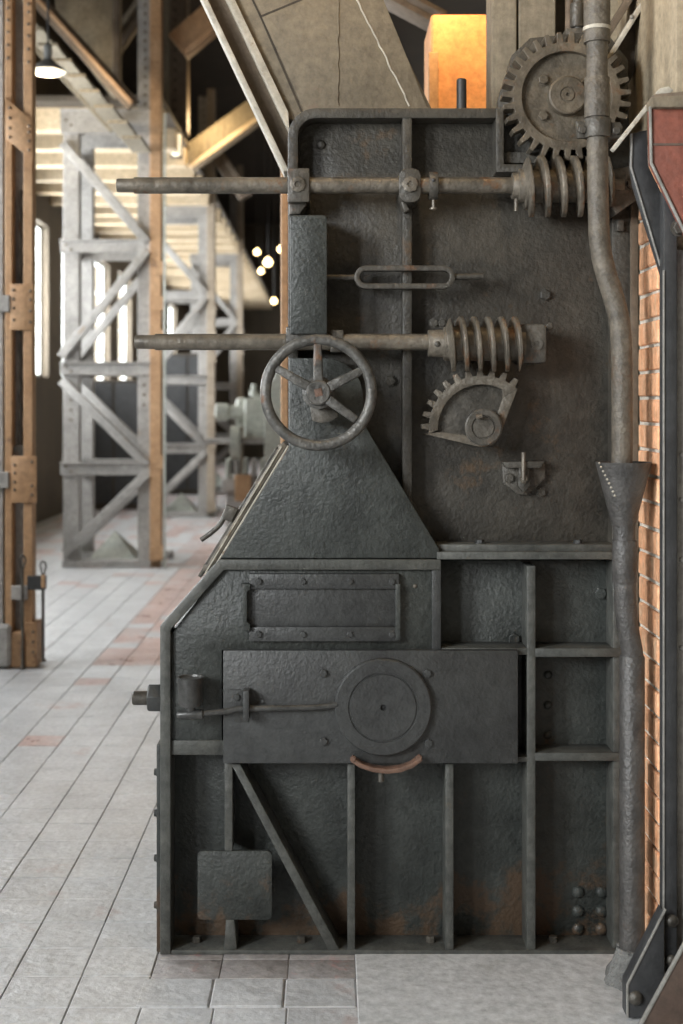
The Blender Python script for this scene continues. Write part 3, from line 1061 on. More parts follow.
prism('clamp_ear', [(608, 121), (622, 124), (622, 137), (608, 139)], PY - 0.008, PY + 0.01, steel_d, cl, 0.002)
prism('clamp_strut', [(614, 122), (621, 122), (621, 137), (614, 137)], PY, 0.1, steel_d, cl, 0.002)
fastener('bolt', 582, 130, PY - 0.008, 4.2, steel_d, cl)
fastener('bolt', 616, 131, PY - 0.008, 4.2, steel_d, cl)
bm = bmesh.new()
f0 = M(623.5, 526, PY)
add_lathe(bm, f0, (0, 0, 1), [(0, 11.6 * pq), (3 * pq, 12.2 * pq), (63 * pq, 27.6 * pq), (64 * pq, 27.8 * pq), (64 * pq, 25.6 * pq), (4 * pq, 10 * pq), (0, 9.8 * pq)], 40)
fn = finish('funnel', bm, pipem, dp)
lathe('funnel_filling', f0 + Vector((0, 0, 40 * pq)), (0, 0, 1), [(0, 20 * pq), (10 * pq, 22.5 * pq), (13 * pq, 10 * pq)], black, fn, 24)
for k in range(9):
    zz = 62 - k * 4
    a = math.radians(200 + 4 * k)
    rr = (12.2 + (zz - 3) / 60 * 15.4 + 0.4) * pq
    lathe('solder_bead', f0 + Vector((rr * math.cos(a), rr * math.sin(a), zz * pq)), (0, 0, 1), [(0, 0.4 * pq), (1.2 * pq, 1.7 * pq), (2.6 * pq, 0.5 * pq)], dusty_lit_edge, fn, 8)
lp = tube('lower_pipe', [M(624, 512, PY), M(624.5, 540, PY)] + smooth_path([M(624.5, 560, PY), M(625, 590, PY), M(626, 612, PY), M(629, 635, PY), M(632, 652, PY), M(632, 668, PY)], 6), L(10.8, PY), pipem, dp, 24)
lathe('pipe_coupling', M(624.5, 582, PY), (0, 0, 1), [(0, 12.3 * pq), (42 * pq, 12.3 * pq)], pipem, lp, 24, 0.001)
lathe('stand_pipe', M(632, 970, PY), (0, 0, 1), [(0, 12.6 * pq), (313 * pq, 12.6 * pq), (315 * pq, 11.4 * pq)], pipem, dp, 28)
# mortar collar at the foot
bm = bmesh.new()
fx = M(632, 970, PY).x
rings = add_lathe(bm, (fx - 0.005, PY, 0.0), (0, 0, 1), [(-0.004, 0.075), (0.025, 0.066), (0.06, 0.05), (0.10, 0.04), (0.10, 0)], 24)
for rg in rings:
    for v in rg:
        v.co += Vector((random.uniform(-0.008, 0.008), random.uniform(-0.008, 0.008), random.uniform(-0.002, 0.006)))
for v in bm.verts:
    v.co.x = min(v.co.x, 0.925)
finish('mortar_collar', bm, collarm, dp)

# ================================================================== STRUCTURE AROUND THE GEAR
pb = thing('machine_backing_post', 'dusty grey timber post standing behind the big gear wheel', 'post', (M(545, 500, 0.5).x, 0.5, 0))
# stands on the machine's rear, reaches the roof
for k, (a, b, m_) in enumerate(((492, 517, planks), (519, 556, planks), (574, 597, planks))):
    A, B = M(a, 100, 0.45), M(b, 100, 0.45)
    box('plank', (A.x, 0.45, 2.58 if k == 0 else 2.38), (B.x, 0.62, 5.4), m_, pb, 0.004)
A, B = M(555, 100, 0.5), M(575, 100, 0.5)
box('dark_gap_board', (A.x, 0.55, 2.38), (B.x, 0.64, 5.4), darkceil, pb, 0.002)
tube('conduit', [M(569, -80, 0.42), M(569, 60, 0.42)], L(4, 0.4), brownsteel, pb, 10)
sp = thing('vertical_spindle', 'short dark steel spindle with a coupling above the big gear wheel', 'spindle', M(577, 40, 0.18))
lathe('rod', M(578, 40, 0.18), (0, 0, 1), [(0, L(5)), (0.5, L(5))], steel_d, sp, 14)
lathe('coupling', M(577, 28, 0.18), (0, 0, 1), [(0, L(6)), (0.003, L(7.2)), (0.075, L(7.2)), (0.078, L(6))], steel_d, sp, 18)
prism('foot', rect(566, 28, 590, 40), 0.145, 0.21, steel_d, sp, 0.002)

# inclined dark channel beam at the top right corner
ib = thing('inclined_channel_beam', 'dark sloping channel beam crossing the top right corner', 'beam', M(625, 75, 0.2))
prism('web', [(604, 68), (652, -6), (700, -70), (752, -70), (690, 8), (640, 62), (622, 96)], 0.16, 0.19, darkceil, ib, 0.002)
prism('flange', strip([(603, 72), (650, -3), (693, -70)], -5), 0.08, 0.19, dusty_lit_edge, ib, 0.002)
prism('flange', strip([(597, 58), (633, 0), (676, -70)], -7), 0.12, 0.24, brownsteel, ib, 0.002)
prism('end_plate', [(604, 62), (618, 50), (622, 60), (612, 80), (606, 82)], 0.06, 0.09, steel_d, ib, 0.002)
fastener('rivet', 632, 17, 0.08, 2.4, edge_l, ib)
prism('jamb_strip', rect(633, 60, 647, 200), 0.36, 0.418, orange, ib, 0.002)
o = COL.objects[ib.name]

# ================================================================== CHUTE above the machine
CY = 0.22
ch = thing('steel_chute', 'big dusty beige steel chute slanting down behind the machine top', 'chute', M(350, 112, CY))
S = 0.475


def cxl_(x0, py):                # x on a slanted line that starts at x0 on the top edge of the photo
    return x0 + py * S


T0 = -330
prism('chute_body', [(cxl_(226, T0), T0), (cxl_(380, T0), T0), (cxl_(380, 120), 120), (cxl_(226, 120), 120)], CY, CY + 0.75, dusty, ch, 0.004)
prism('side_web', [(cxl_(206, T0), T0), (cxl_(230, T0), T0), (cxl_(230, 119), 119), (289.3, 122), (289.3, 173), (cxl_(206, 173), 173)], CY + 0.03, CY + 0.10, brownsteel, ch, 0.003)
prism('side_flange', [(cxl_(202, T0), T0), (cxl_(208, T0), T0), (cxl_(208, 171), 171), (cxl_(202, 171), 171)], CY - 0.03, CY + 0.12, dusty_lit_edge, ch, 0.003)
prism('side_flange', [(cxl_(226, T0), T0), (cxl_(235, T0), T0), (cxl_(235, 112), 112), (289, 125), (289,132), (cxl_(226, 132), 132)], CY - 0.02, CY + 0.05, dusty_lit_edge, ch, 0.003)
prism('lap_plate', [(262, 17), (300, 1), (340, -16), (340, -60), (420, -60), (488, 112), (305, 112)][:1] + [(303, 0), (372, -28), (432, 118), (308, 118)], CY - 0.006, CY, dusty, ch, 0.0015)
prism('lap_joint', strip([(250, -8), (262, 17), (303, 112)], 2), CY - 0.002, CY + 0.002, roofm, ch, 0)
prism('lap_joint', strip([(262, 17), (303, 0), (330, -11)], -2), CY - 0.002, CY + 0.002, roofm, ch, 0)
tube('weld_seam', [M(338 + random.uniform(-0.8, 0.8), q, CY - 0.007) for q in range(-20, 112, 6)], 0.003, dusty, ch, 6)
tube('weld_seam', [M(357 + q * 0.5 + random.uniform(-0.8, 0.8), q, CY - 0.007) for q in range(-20, 112, 6)], 0.0032, dusty_lit_edge, ch, 6)

# rusty plate box glowing in assumed warm lamp light behind
rb = thing('rusty_steel_box', 'rust orange steel box lit by an assumed warm lamp behind the machine', 'box', (M(462, 105, 1.5).x, 1.6, 2.2))
A, B = M(431, 105, 1.5), M(494, 14, 1.5)
box('box_shell', (A.x, 1.5, 2.2), (B.x, 1.9, B.z), warmplate, rb, 0.01)
box('box_edge', (A.x - 0.012, 1.485, 2.2), (A.x + 0.03, 1.5, B.z - 0.16), orange, rb, 0.004)
# carries down to the floor
box('box_leg', (A.x + 0.02, 1.55, 0.0), (A.x + 0.09, 1.85, 2.2), brownsteel, rb, 0.004)
box('box_leg', (B.x - 0.09, 1.55, 0.0), (B.x - 0.02, 1.85, 2.2), brownsteel, rb, 0.004)
pgx = M(461.5, 105, 0.3)
tag(lathe('steel_peg', (pgx.x, 0.3, 2.556), (0, 0, 1), [(0, L(5, .3)), (M(461, 80, .3).z - 2.556, L(5, .3)), (M(461, 79, .3).z - 2.556, L(4, .3))], black, None, 14),
    'short black steel peg on the machine top before the orange box', 'peg')

# assumed warm lamp, unseen above the frame, added to light the box
LPOS = Vector((0.50, 1.2, 3.46))
wl = thing('assumed_box_lamp', 'assumed hooded warm lamp, unseen, added to light the rusty box', 'lamp', LPOS)
bm = bmesh.new()
add_lathe(bm, LPOS + Vector((0, 0, 0.16)), (0, 0, -1), [(0, 0.02), (0.05, 0.03), (0.09, 0.08), (0.14, 0.12), (0.14, 0.115), (0.09, 0.075), (0.05, 0.025)], 24)
finish('lamp_hood', bm, chrome, wl)
tube('cord', [LPOS + Vector((0, 0, 0.15)), (LPOS.x, LPOS.y, 7.2)], 0.006, black, wl, 6)
lathe('bulb', LPOS + Vector((0, 0, 0.08)), (0, 0, -1), [(0, 0.015), (0.03, 0.03), (0.05, 0.03), (0.065, 0.015)], bulb, wl, 14)
point_light('assumed_box_lamp_light', LPOS + Vector((0, 0, -0.02)), 28, (1.0, 0.64, 0.30), 0.04)

# assumed overhead lamp, unseen above the frame, added to warm the machine top
OP = Vector((0.15, -0.75, 4.1))
ol = thing('assumed_overhead_lamp', 'assumed hooded overhead lamp, unseen, added to warm the machine top', 'lamp', OP)
bm = bmesh.new()
add_lathe(bm, OP + Vector((0, 0, 0.2)), (0, 0, -1), [(0, 0.03), (0.06, 0.04), (0.11, 0.12), (0.17, 0.2), (0.17, 0.195), (0.11, 0.11), (0.06, 0.03)], 28)
finish('lamp_hood', bm, chrome, ol)
tube('cord', [OP + Vector((0, 0, 0.19)), (OP.x, OP.y, 7.2)], 0.007, black, ol, 6)
lathe('bulb', OP + Vector((0, 0, 0.11)), (0, 0, -1), [(0, 0.02), (0.04, 0.04), (0.07, 0.04), (0.09, 0.02)], bulb, ol, 14)
point_light('assumed_overhead_lamp_light', OP + Vector((0, 0, -0.03)), 36, (1.0, 0.68, 0.36), 0.06)

# ================================================================== RIGHT FOREGROUND FRAME
FY = -0.42
fr = thing('riveted_frame_post', 'black riveted steel post with a splayed foot in front of the brick wall', 'post', (M(672, 1015, FY).x, FY, 0))
post = bar('post_web', 664, 190, 677, 1012, FY, FY + 0.05, black, fr, 0.002)
bar('post_edge', 663.2, 270, 664.8, 985, FY - 0.004, FY + 0.004, edge_l, post, 0.0006)
bar('post_flange', 677, 250, 760, 1012, FY + 0.03, FY + 0.09, greyband, fr, 0.002)
ft = prism('foot_gusset', [(664, 912), (664.5, 1012), (690, 1012), (690, 1018), (627, 1018), (627, 986)], FY - 0.02, FY + 0.04, black, fr, 0.002)
prism('gusset_edge', strip([(665, 909), (626.8, 985), (626.8, 1018)], -2), FY - 0.023, FY - 0.015, edge_l, ft, 0.0008)
FB = FY - 0.16
fb_floor = VY + FPX * CZ / (CD + FB)
pl2 = prism('front_gusset', [(731, 860), (780, 860), (780, fb_floor - 1), (629, fb_floor - 1)], FB, FB + 0.02, brownpaint, fr, 0.0015)
prism('gusset_edge', strip([(731, 858), (628.5, fb_floor - 1)], -2.4), FB - 0.003, FB + 0.012, edge_l, pl2, 0.0008)
for xb, yb, rr in ((672, 921, 6.6), (671, 960, 5.6)):
    fastener('rivet', xb, yb, FY - 0.0, rr, steel_d, post)
fastener('rivet', 635.5, 998, FY - 0.02, 7.5, steel_d, ft)
for yb in (455, 500, 560, 648):
    fastener('rivet', 682, yb, FY + 0.03, 3.2, greyband, fr)

hp = thing('red_hopper', 'red brown painted hopper with a sloped side at the right edge', 'hopper', M(690, 240, FY))
prism('hopper_body', [(651, 106), (800, 106), (800, 330), (719, 300), (652, 162)], FY - 0.05, FY - 0.006, redpaint, hp, 0.003)
prism('hopper_edge', strip([(649.5, 106), (650.5, 163), (718, 303)], -2.2), FY - 0.056, FY - 0.045, edge_l, hp, 0.001)
prism('hopper_seam', rect(653, 143, 800, 145.5), FY - 0.053, FY - 0.045, brownpaint, hp, 0.001)
prism('hopper_rim', [(652, 97), (800, 88), (800, 107), (653, 107)], FY - 0.075, FY - 0.006, dusty, hp, 0.003)
prism('hopper_rim_cap', [(654, 94), (800, 80), (800, 90), (654, 99)], FY - 0.065, FY - 0.01, brownsteel, hp, 0.003)
prism('rim_knob', [(656, 95), (660, 88), (669, 86), (674, 90), (668, 95)], FY - 0.06, FY - 0.02, dusty_lit_edge, hp, 0.003)
fastener('bolt', 679, 228, FY - 0.002, 7, steel_d, post)
dg = thing('bent_frame_strut', 'black bent flat strut joining the red hopper to the post', 'strut', M(650, 200, FY + 0.06))
prism('strut_plate', [(632, 133), (647, 130), (648, 165), (664, 198), (664, 282), (634, 186), (631, 168)], FY + 0.05, FY + 0.075, black, dg, 0.0015)
prism('strut_edge', strip([(631.5, 133), (630.5, 167), (664, 280)], -1.6), FY + 0.045, FY + 0.056, edge_l, dg, 0.0006)
sk = tag(prism('timber_lath', strip([(612, 148), (651, 99)], 4), FY + 0.02, FY + 0.05, dusty_lit_edge, None, 0.001), 'pale thin timber lath leaning on the red hopper rim', 'lath')

# ================================================================== BACKGROUND, LEFT
# --- near riveted column
KY = 1332 * 1.65 / 263 - 4
rc = thing('riveted_column', 'orange and grey riveted steel column at the left edge', 'column', (M(18, 668, KY).x, KY + 0.1, 0))
kz = lambda py: M(0, py, KY).z


def kbar(name, a, b, pya, pyb, y0, y1, m_, par, bev=0.004):
    A, B = M(a, pya, y0), M(b, pyb, y0)
    return box(name, (A.x, y0, max(B.z, 0)), (B.x, y1, A.z), m_, par, bev)


kbar('web_plate', -40, 30, -260, 668, KY + 0.09, KY + 0.12, greysteel, rc)
kbar('angle', 23.5, 32.5, -260, 668, KY, KY + 0.10, orange, rc)
kbar('angle', 5, 12, -260, 668, KY, KY + 0.10, orange, rc)
kbar('rear_channel', -40, 3, -260, 668, KY + 0.02, KY + 0.09, greysteel, rc)
prism('batten_plate', [(5, 97), (32, 120), (33, 160), (5, 138)], KY - 0.012, KY, orange, rc, 0.003)
prism('batten_plate', rect(10, 284, 33.5, 330), KY - 0.012, KY, orange, rc, 0.003)
prism('batten_plate', rect(11, 456, 36.5, 503), KY - 0.012, KY, orange, rc, 0.003)
kbar('base_plate', 11, 24, 632, 667.5, KY - 0.02, KY + 0.12, orange, rc)
kbar('base_plate', 25, 37, 622, 667.5, KY - 0.012, KY + 0.12, orange, rc)
for yy in (0, 8, 20, 32, 45, 58):
    fastener('rivet', 8, yy, KY, 1.8, brownsteel, rc)
    fastener('rivet', 28.5, yy + 4, KY, 1.8, brownsteel, rc)
for a, ylist in ((9.5, (108, 118, 128, 137)), (29, (126, 132, 141, 150)), (13.5, (290, 299, 308, 320)), (30.5, (291, 300, 311, 322)),
                 (14.5, (465, 473, 482, 490)), (32, (462, 486, 495)), (15, (640, 648, 656)), (33, (632, 642, 652))):
    for b in ylist:
        fastener('rivet', a, b, KY - 0.012, 1.7, brownsteel, rc)
tube('chain', [M(20.5 + 0.6 * math.sin(q), q, KY + 0.06) for q in range(190, 455, 5)], 0.011, steel_d, rc, 8)
lathe('cable_pulley', M(20, 452, KY + 0.05), (0, -1, 0), [(0, 0.05), (0.02, 0.05)], steel_d, rc, 16)
kbar('side_bracket', -10, 9.5, 295, 312, KY - 0.02, KY + 0.05, greysteel, rc)
kbar('side_bracket', -10, 8.5, 472, 488, KY - 0.02, KY + 0.05, greysteel, rc)
kbar('foot_casting', -30, 10, 625, 668, KY - 0.05, KY + 0.02, greysteel, rc, 0.02)
ck = kbar('clamp_band', 11, 27, 586, 600, KY - 0.03, KY + 0.0, greysteel, rc)
kbar('clamp_band', 27, 45, 576, 590, KY - 0.01, KY + 0.04, black, rc)
kbar('clamp_tip', 41, 45, 575, 588, KY - 0.025, KY - 0.01, orange, rc)


def hook_rod(px, pyt, pyb, label, y):
    r_ = thing('hook_rod', label, 'rod', M(px, pyb, y))
    tube('rod', [M(px, pyt + 12, y), M(px, pyb, y)], 0.010, steel_d, r_, 8)
    cc = M(px, pyt + 6, y)
    lp_ = [cc + Vector((0.016 * math.sin(q) * (1.3 if math.cos(q) > 0 else 0.8), 0, 0.042 * math.cos(q))) for q in [2 * PI * i / 20 for i in range(20)]]
    tube('loop_handle', lp_, 0.006, steel_d, r_, 6, True)
    lathe('rod_foot', M(px, pyb - 3, y), (0, 0, -1), [(0, 0.012), (0.012, 0.02), (0.018, 0.02)], steel_d, r_, 8)
    return r_


hook_rod(43, 562, VY + FPX * CZ / (KY + 4 + 0.2) - 0.5, 'thin iron rod with a loop handle standing right of the column clamp', KY + 0.2)
hook_rod(22.5, 556, VY + FPX * CZ / (KY + 4 - 0.03), 'thin iron rod with a loop handle against the column front', KY - 0.045)

# --- lattice towers
TZ = 1332 * 1.65 / (567 - 405)
TY = TZ - 4
tw = thing('lattice_tower', 'nearest grey lattice steel tower with an orange corner leg, left of the machine', 'tower', (M(112, 567, TY).x, TY + 0.4, 0))
tw['group'] = 'lattice towers left of the machine'
tzz = lambda py: M(0, py, TY).z
txx = lambda px: M(px, 0, TY).x
TD = 0.78
for fi, y0 in enumerate((TY, TY + TD)):
    x0, x1, x2, x3 = txx(63), txx(79), txx(137.5), txx(151)
    box('leg', (x0, y0, 0.02), (x1, y0 + 0.14, tzz(112)), greysteel, tw, 0.006)
    box('leg', (x2, y0, 0.02), (x3, y0 + 0.14, 6.2), greysteel, tw, 0.006)
    for pa, pb_ in ((110, 134), (240, 253), (362, 375), (462, 475)):
        br_ = box('cross_brace', (txx(61), y0 - 0.035, tzz(pb_)), (x3, y0 - 0.002, tzz(pa)), greysteel, tw, 0.004)
        box('brace_flange', (txx(61), y0 - 0.075, tzz(pa) - 0.015), (x3, y0 - 0.03, tzz(pa)), greysteel, br_, 0.002)
        for q in (66, 71):
            fastener('rivet', q, (pa + pb_) / 2 + (q - 68), y0 - 0.035, 1.4, brownsteel, br_)
    for pth in ([(66, 141), (151, 240)], [(151, 254), (65, 360)], [(65, 377), (151, 462)], [(151, 476), (68, 556)]):
        pw_ = [(txx(a), tzz(b)) for a, b in strip(pth, 9)]
        d = prism('diagonal', pw_, y0 - 0.05, y0 - 0.02, greysteel, tw, 0.003, world=True)
        pw_ = [(txx(a), tzz(b)) for a, b in strip(pth, 2)]
        prism('diagonal_flange', pw_, y0 - 0.09, y0 - 0.05, greysteel, d, 0.002, world=True)
    box('base_rail', (txx(63), y0 - 0.06, 0.0), (txx(163), y0 + 0.14, 0.07), greysteel, tw, 0.004)
box('corner_angle', (txx(150.5), TY - 0.06, 0.0), (txx(162), TY + 0.10, 6.3), orange, tw, 0.006)
for a, b in ((150, 262), (150, 297), (150, 330), (150, 455), (150, 545)):
    box('splice_plate', (txx(a + 0.5), TY - 0.075, tzz(b + 14)), (txx(164), TY - 0.06, tzz(b)), orange, tw, 0.003)
for q in range(-40, 120, 9):
    fastener('rivet', 145, q, TY, 1.5, brownsteel, tw)
for q in (390, 400, 410, 420):
    fastener('rivet', 71, q, TY, 1.4, brownsteel, tw)
    fastener('rivet', 144, q - 15, TY, 1.4, brownsteel, tw)
for s in (0, 1):
    xs = txx(64 + 78 * s)
    for pa in (115, 246, 368, 468):
        box('depth_brace', (xs, TY + 0.1, tzz(pa + 6)), (xs + 0.05, TY + TD, tzz(pa - 5)), greysteel, tw, 0.003)
# sloped cover over the footing between the legs
bm = bmesh.new()
xm = (txx(79) + txx(137)) / 2
v = [bm.verts.new(p) for p in ((txx(80), TY + 0.16, 0.0), (txx(137), TY + 0.16, 0.0), (txx(137), TY + TD - 0.02, 0.0), (txx(80), TY + TD - 0.02, 0.0), (xm, TY + 0.45, 0.33))]
bm.faces.new(v[:4])
for i in range(4):
    bm.faces.new((v[i], v[(i + 1) % 4], v[4]))
finish('footing_cover', bm, greenish, tw)
tower_copies = [copy_tree(tw, (0.02, 1332 * 1.65 / (517 - 405) - TZ, 0), 'middle lattice tower, second from the front, beside the far pump'),
                copy_tree(tw, (0.02, 1332 * 1.65 / (490 - 405) - TZ, 0), 'farthest lattice tower, mostly hidden behind the middle one')]
for t_ in tower_copies:          # their corner legs are greyer than the first tower's
    for c_ in t_.children:
        if c_.name.startswith(('corner_angle', 'splice_plate')):
            c_.material_slots[0].link = 'OBJECT'
            c_.material_slots[0].material = tanleg

# thin green cable beside the first tower
tag(tube('hanging_cable', [(txx(166), TY - 0.1, 0.0), (txx(166), TY - 0.1, tzz(180)), (txx(166.5), TY - 0.1, 4.6)], 0.012, greenish, None, 6),
    'thin pale green cable hanging beside the orange tower leg', 'cable')

# --- inclined stair at top left
SYR = TY - 0.9
st = thing('steel_stair', 'brown inclined steel stair seen from below at the top left', 'stair', M(128, 112, SYR))
prism('stringer', strip([(-60, -98), (128, 110)], -14), SYR, SYR + 0.06, brownsteel, st, 0.004)
prism('stringer_flange', strip([(-58, -104), (130, 104)], -4), SYR - 0.06, SYR, orange, st, 0.003)
prism('stringer', strip([(-75, -66), (110, 132)], -7), SYR + 0.75, SYR + 0.81, planks, st, 0.004)
for k in range(10):
    q = -8 + 15.5 * k
    xx = (q + 98) * (188 / 208.0) - 60
    A, B = M(xx - 26, q + 4, SYR + 0.06), M(xx - 6, q + 7.5, SYR + 0.06)
    box('tread', (A.x, SYR + 0.06, B.z), (B.x, SYR + 0.75, A.z), planks, st, 0.004)

# beige sheet hopper above the stair
bh = thing('beige_sheet_hopper', 'beige dusty sheet steel hopper above the stair', 'hopper', M(90, 90, TY - 0.2))
prism('hopper_sheet', [(55, -140), (117, -140), (117, 92), (108, 92), (55, 22)], TY + 0.0, TY + 0.31, plaster, bh, 0.01)
prism('hopper_corner', rect(113, -140, 119, 92), TY - 0.04, TY + 0.02, brownsteel, bh, 0.004)

# --- pendant lamp
LY = 8.0
pn = thing('pendant_lamp', 'round enamel pendant lamp with a glowing face by the stair', 'lamp', M(48, 78, LY))
ll = L(1, LY)
bm = bmesh.new()
top = M(48, 55, LY)
add_lathe(bm, top, (0, 0, -1), [(0, 3.5 * ll), (4 * ll, 4 * ll), (8 * ll, 9 * ll), (14 * ll, 17 * ll), (17 * ll, 18 * ll), (17 * ll, 17.4 * ll), (14 * ll, 16 * ll), (9 * ll, 8 * ll)], 32)
finish('lamp_shade', bm, chrome, pn)
lathe('glowing_face', top + Vector((0, 0, -11 * ll)), (0, 0, -1), [(0, 11 * ll), (5.4 * ll, 17 * ll), (8 * ll, 13 * ll), (9 * ll, 5 * ll)], whiteglow, pn, 28)
lathe('lamp_socket', top + Vector((0, 0, -1 * ll)), (0, 0, 1), [(0, 4.2 * ll), (10 * ll, 4.2 * ll), (12 * ll, 2 * ll)], chrome, pn, 16)
tube('lamp_cord', [top + Vector((0, 0, 0.1)), (top.x, top.y, 7.2)], 0.012, black, pn, 6)
point_light('pendant_light', top + Vector((0, 0, -24 * ll)), 45, (1.0, 0.80, 0.52), 0.08)

# --- orange post next to the panel edge
tag(box('rust_orange_post', (M(280.5, 300, 2.2).x, 2.2, 0.0), (M(288.5, 300, 2.2).x, 2.4, 7.2), orange, None, 0.006),
    'narrow rust orange post right behind the panel edge', 'post')

# --- beams in the dark beyond
BY = TY + 2.2
bmz = lambda a, b: M(a, b, BY)


def beam(name, label, p0, p1, wpx, y, dep, m_, cat='beam', flange=None):
    t_ = thing(name, label, cat, M((p0[0] + p1[0]) / 2, max(p0[1], p1[1]), y))
    prism('beam_web', strip([p0, p1], wpx), y, y + dep, m_, t_, 0.006)
    d = (Vector(p1) - Vector(p0)).normalized()
    n_ = Vector((-d.y, d.x))
    prism('beam_flange', strip([tuple(Vector(p0) + n_ * wpx), tuple(Vector(p1) + n_ * wpx)], 5 if wpx > 0 else -5), y - 0.10, y + dep, flange or m_, t_, 0.006)
    return t_


rcol = thing('dark_riveted_column', 'tall dark riveted column behind the orange tower leg', 'column', (M(178, 300, BY).x, BY, jz + 0.22))
box('column_web', (M(164, 0, BY).x, BY, jz + 0.22), (M(187, 0, BY).x, BY + 0.3, 7.2), brownsteel, rcol, 0.006)
box('column_strip', (M(164, 0, BY).x, BY - 0.03, jz + 0.22), (M(170, 0, BY).x, BY, 7.2), planks, rcol, 0.006)
for q in range(-20, 150, 10):
    fastener('rivet', 175, q, BY, 1.6, roofm, rcol)
beam('inclined_beam', 'warm lit inclined beam slanting up to the right behind the chute', (178, 150), (270, 84), 18, BY + 0.8, 0.2, planks, flange=joistm)
beam('inclined_beam', 'orange inclined beam meeting the top of the tower leg', (168, 34), (215, -6), 22, TY + 0.3, 0.15, orange)
beam('inclined_beam', 'dark brown inclined beam at the top beside the beige hopper', (112, 62), (158, -4), -12, TY + 0.9, 0.15, brownsteel, flange=planks)
beam('inclined_beam', 'brown inclined brace falling to the right below the lit beam', (198, 140), (240, 200), -9, BY + 3.0, 0.2, brownsteel)
beam('inclined_beam', 'dim brown beam right of the chute top', (376, -8), (440, 26), -12, 2.6, 0.2, brownsteel)
warm1 = point_light('assumed_hall_light', M(206, 122, BY + 0.4), 35, (1.0, 0.72, 0.38), 0.15)  # assumed light without a fixture, added to warm the beams behind the tower
lit = thing('lit_column_patch', 'warm glowing patch for the lit column face behind the tower', 'lamp', M(176, 150, BY - 0.1))
prism('glowing_face', rp(171, 128, 180, 154, 2), BY - 0.2, BY - 0.06, whiteglow, lit, 0.01)  # glowing patch stands in for warm light on the column
prism('patch_back', rect(170, 124, 182, 158), BY - 0.06, BY, brownsteel, lit, 0.006)

# --- bare bulbs glowing far back
for k, (a, b, r_, lab) in enumerate(((268, 262, 4.6, 'large warm bulb, brightest in the far gap by the panel edge'),
                                     (281, 249, 3.6, 'warm bulb highest in the far gap beside the panel edge'),
                                     (257, 252, 3.2, 'warm bulb leftmost in the far gap beside the panel'),
                                     (261, 271, 3.0, 'small warm bulb just under the leftmost far bulb'),
                                     (274, 301, 3.2, 'lowest warm bulb hanging in the far gap above the wheel'))):
    yb = 22.0 + k * 0.4
    p = M(a, b, yb)
    t_ = thing('bare_bulb', lab, 'bulb', p, 'bare bulbs glowing in the far hall')
    lathe('bulb_glass', p + Vector((0, 0, L(r_, yb))), (0, 0, -1), [(0, 0.02), (L(r_, yb) * 0.6, L(r_, yb) * 0.8), (L(r_, yb) * 1.2, L(r_, yb)), (L(r_, yb) * 1.8, L(r_, yb) * 0.6), (L(r_, yb) * 2, 0.0)], bulb, t_, 14)
    tube('flex', [p + Vector((0, 0, L(r_, yb))), (p.x, p.y, 7.2)], 0.012, black, t_, 6)

# --- far pump / gearbox between tower and machine
QY = 11.2
pm = thing('pump_unit', 'pale grey green pump and gearbox on a pedestal behind the machine', 'machine', (M(255, 500, QY).x, QY + 0.4, 0))
box('pedestal', (M(226, 0, QY).x, QY, 0.0), (M(330, 0, QY).x, QY + 0.9, M(0, 492, QY).z), greysteel, pm, 0.01)
lathe('drum_casing', M(236, 412, QY + 0.35), (1, 0, 0), [(0, L(12, QY)), (0.03, L(15, QY)), (0.10, L(15, QY)), (0.12, L(11, QY)), (0.9, L(13, QY))], greenish, pm, 28)
box('gear_housing', (M(243, 0, QY).x, QY + 0.1, M(0, 440, QY).z), (M(330, 0, QY).x, QY + 0.7, M(0, 398, QY).z), greenish, pm, 0.03)
box('housing_lid', (M(252, 0, QY).x, QY + 0.15, M(0, 400, QY).z), (M(330, 0, QY).x, QY + 0.65, M(0, 394, QY).z), greenish, pm, 0.01)
prism('side_casting', [(264, 392), (290, 350), (330, 350), (330, 475), (264, 475)], QY - 0.1, QY + 0.05, greenish, pm, 0.02)
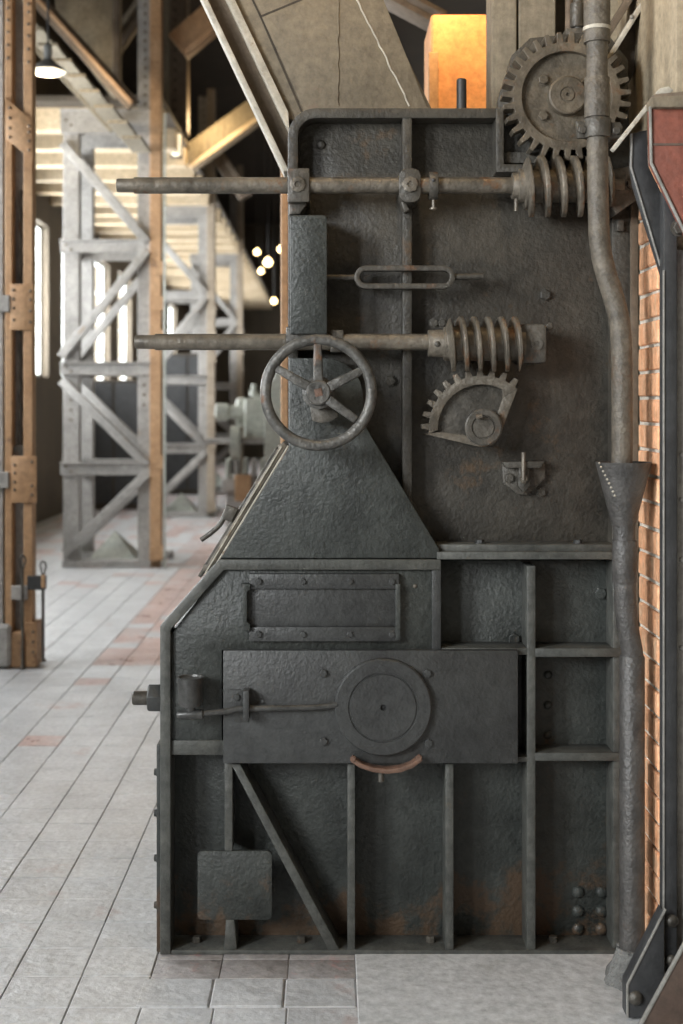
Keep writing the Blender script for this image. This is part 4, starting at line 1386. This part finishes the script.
lathe('flywheel', M(231, 443, QY - 0.05), (1, 0, 0), [(0, L(8, QY)), (0.0, L(17, QY)), (0.10, L(17, QY)), (0.11, L(14, QY))], greenish, pm, 32)
lathe('drive_shaft', M(205, 441, QY - 0.05), (1, 0, 0), [(0, L(3, QY)), (0.7, L(3, QY))], greysteel, pm, 14)
lathe('stub_cylinder', M(215, 412, QY + 0.2), (1, 0, 0), [(0, L(5, QY)), (0.02, L(9, QY)), (0.15, L(9, QY)), (0.16, L(7, QY)), (0.4, L(7, QY))], greenish, pm, 20)
bx_ = box('bed_frame', (M(222, 0, QY).x, QY - 0.1, M(0, 492, QY).z), (M(320, 0, QY).x, QY + 0.8, M(0, 478, QY).z), greysteel, pm, 0.01)
for k in range(5):
    a = 226 + 8.5 * k
    box('cooling_fin', (M(a, 0, QY).x, QY - 0.08, M(0, 478, QY).z), (M(a + 4, 0, QY).x, QY + 0.3, M(0, 459, QY).z), greysteel if k % 2 else greenish, pm, 0.006)
box('valve_block', (M(236, 0, QY).x, QY - 0.2, M(0, 500, QY).z), (M(252, 0, QY).x, QY - 0.1, M(0, 474, QY).z), orange, pm, 0.008)
lathe('grease_cap', M(254, 396, QY + 0.3), (0, 0, 1), [(0, L(5, QY)), (0.06, L(5, QY)), (0.06, L(3, QY)), (0.14, L(3, QY))], greenish, pm, 14)
# dark boxes added to blacken the gaps seen between the towers
for k, (a, b, yb, tp, lab) in enumerate(((88, 139, 17.0, 2.05, 'added dark cabinet seen through the nearest tower'),
                                         (163, 212, 20.5, 2.6, 'added black cabinet seen through the middle tower'))):
    A, B = M(a, 0, yb), M(b, 0, yb)
    t_ = thing('dark_backdrop', lab, 'backdrop', ((A.x + B.x) / 2, yb + 0.4, 0))
    box('backdrop_body', (A.x, yb, 0.0), (B.x, yb + 0.8, tp), roofm, t_, 0.01)
    for q in range(2):
        wdt = (B.x - A.x) / 2
        box('backdrop_panel', (A.x + q * wdt + 0.02, yb - 0.02, 0.1), (A.x + (q + 1) * wdt - 0.02, yb, tp - 0.05), black, t_, 0.004)
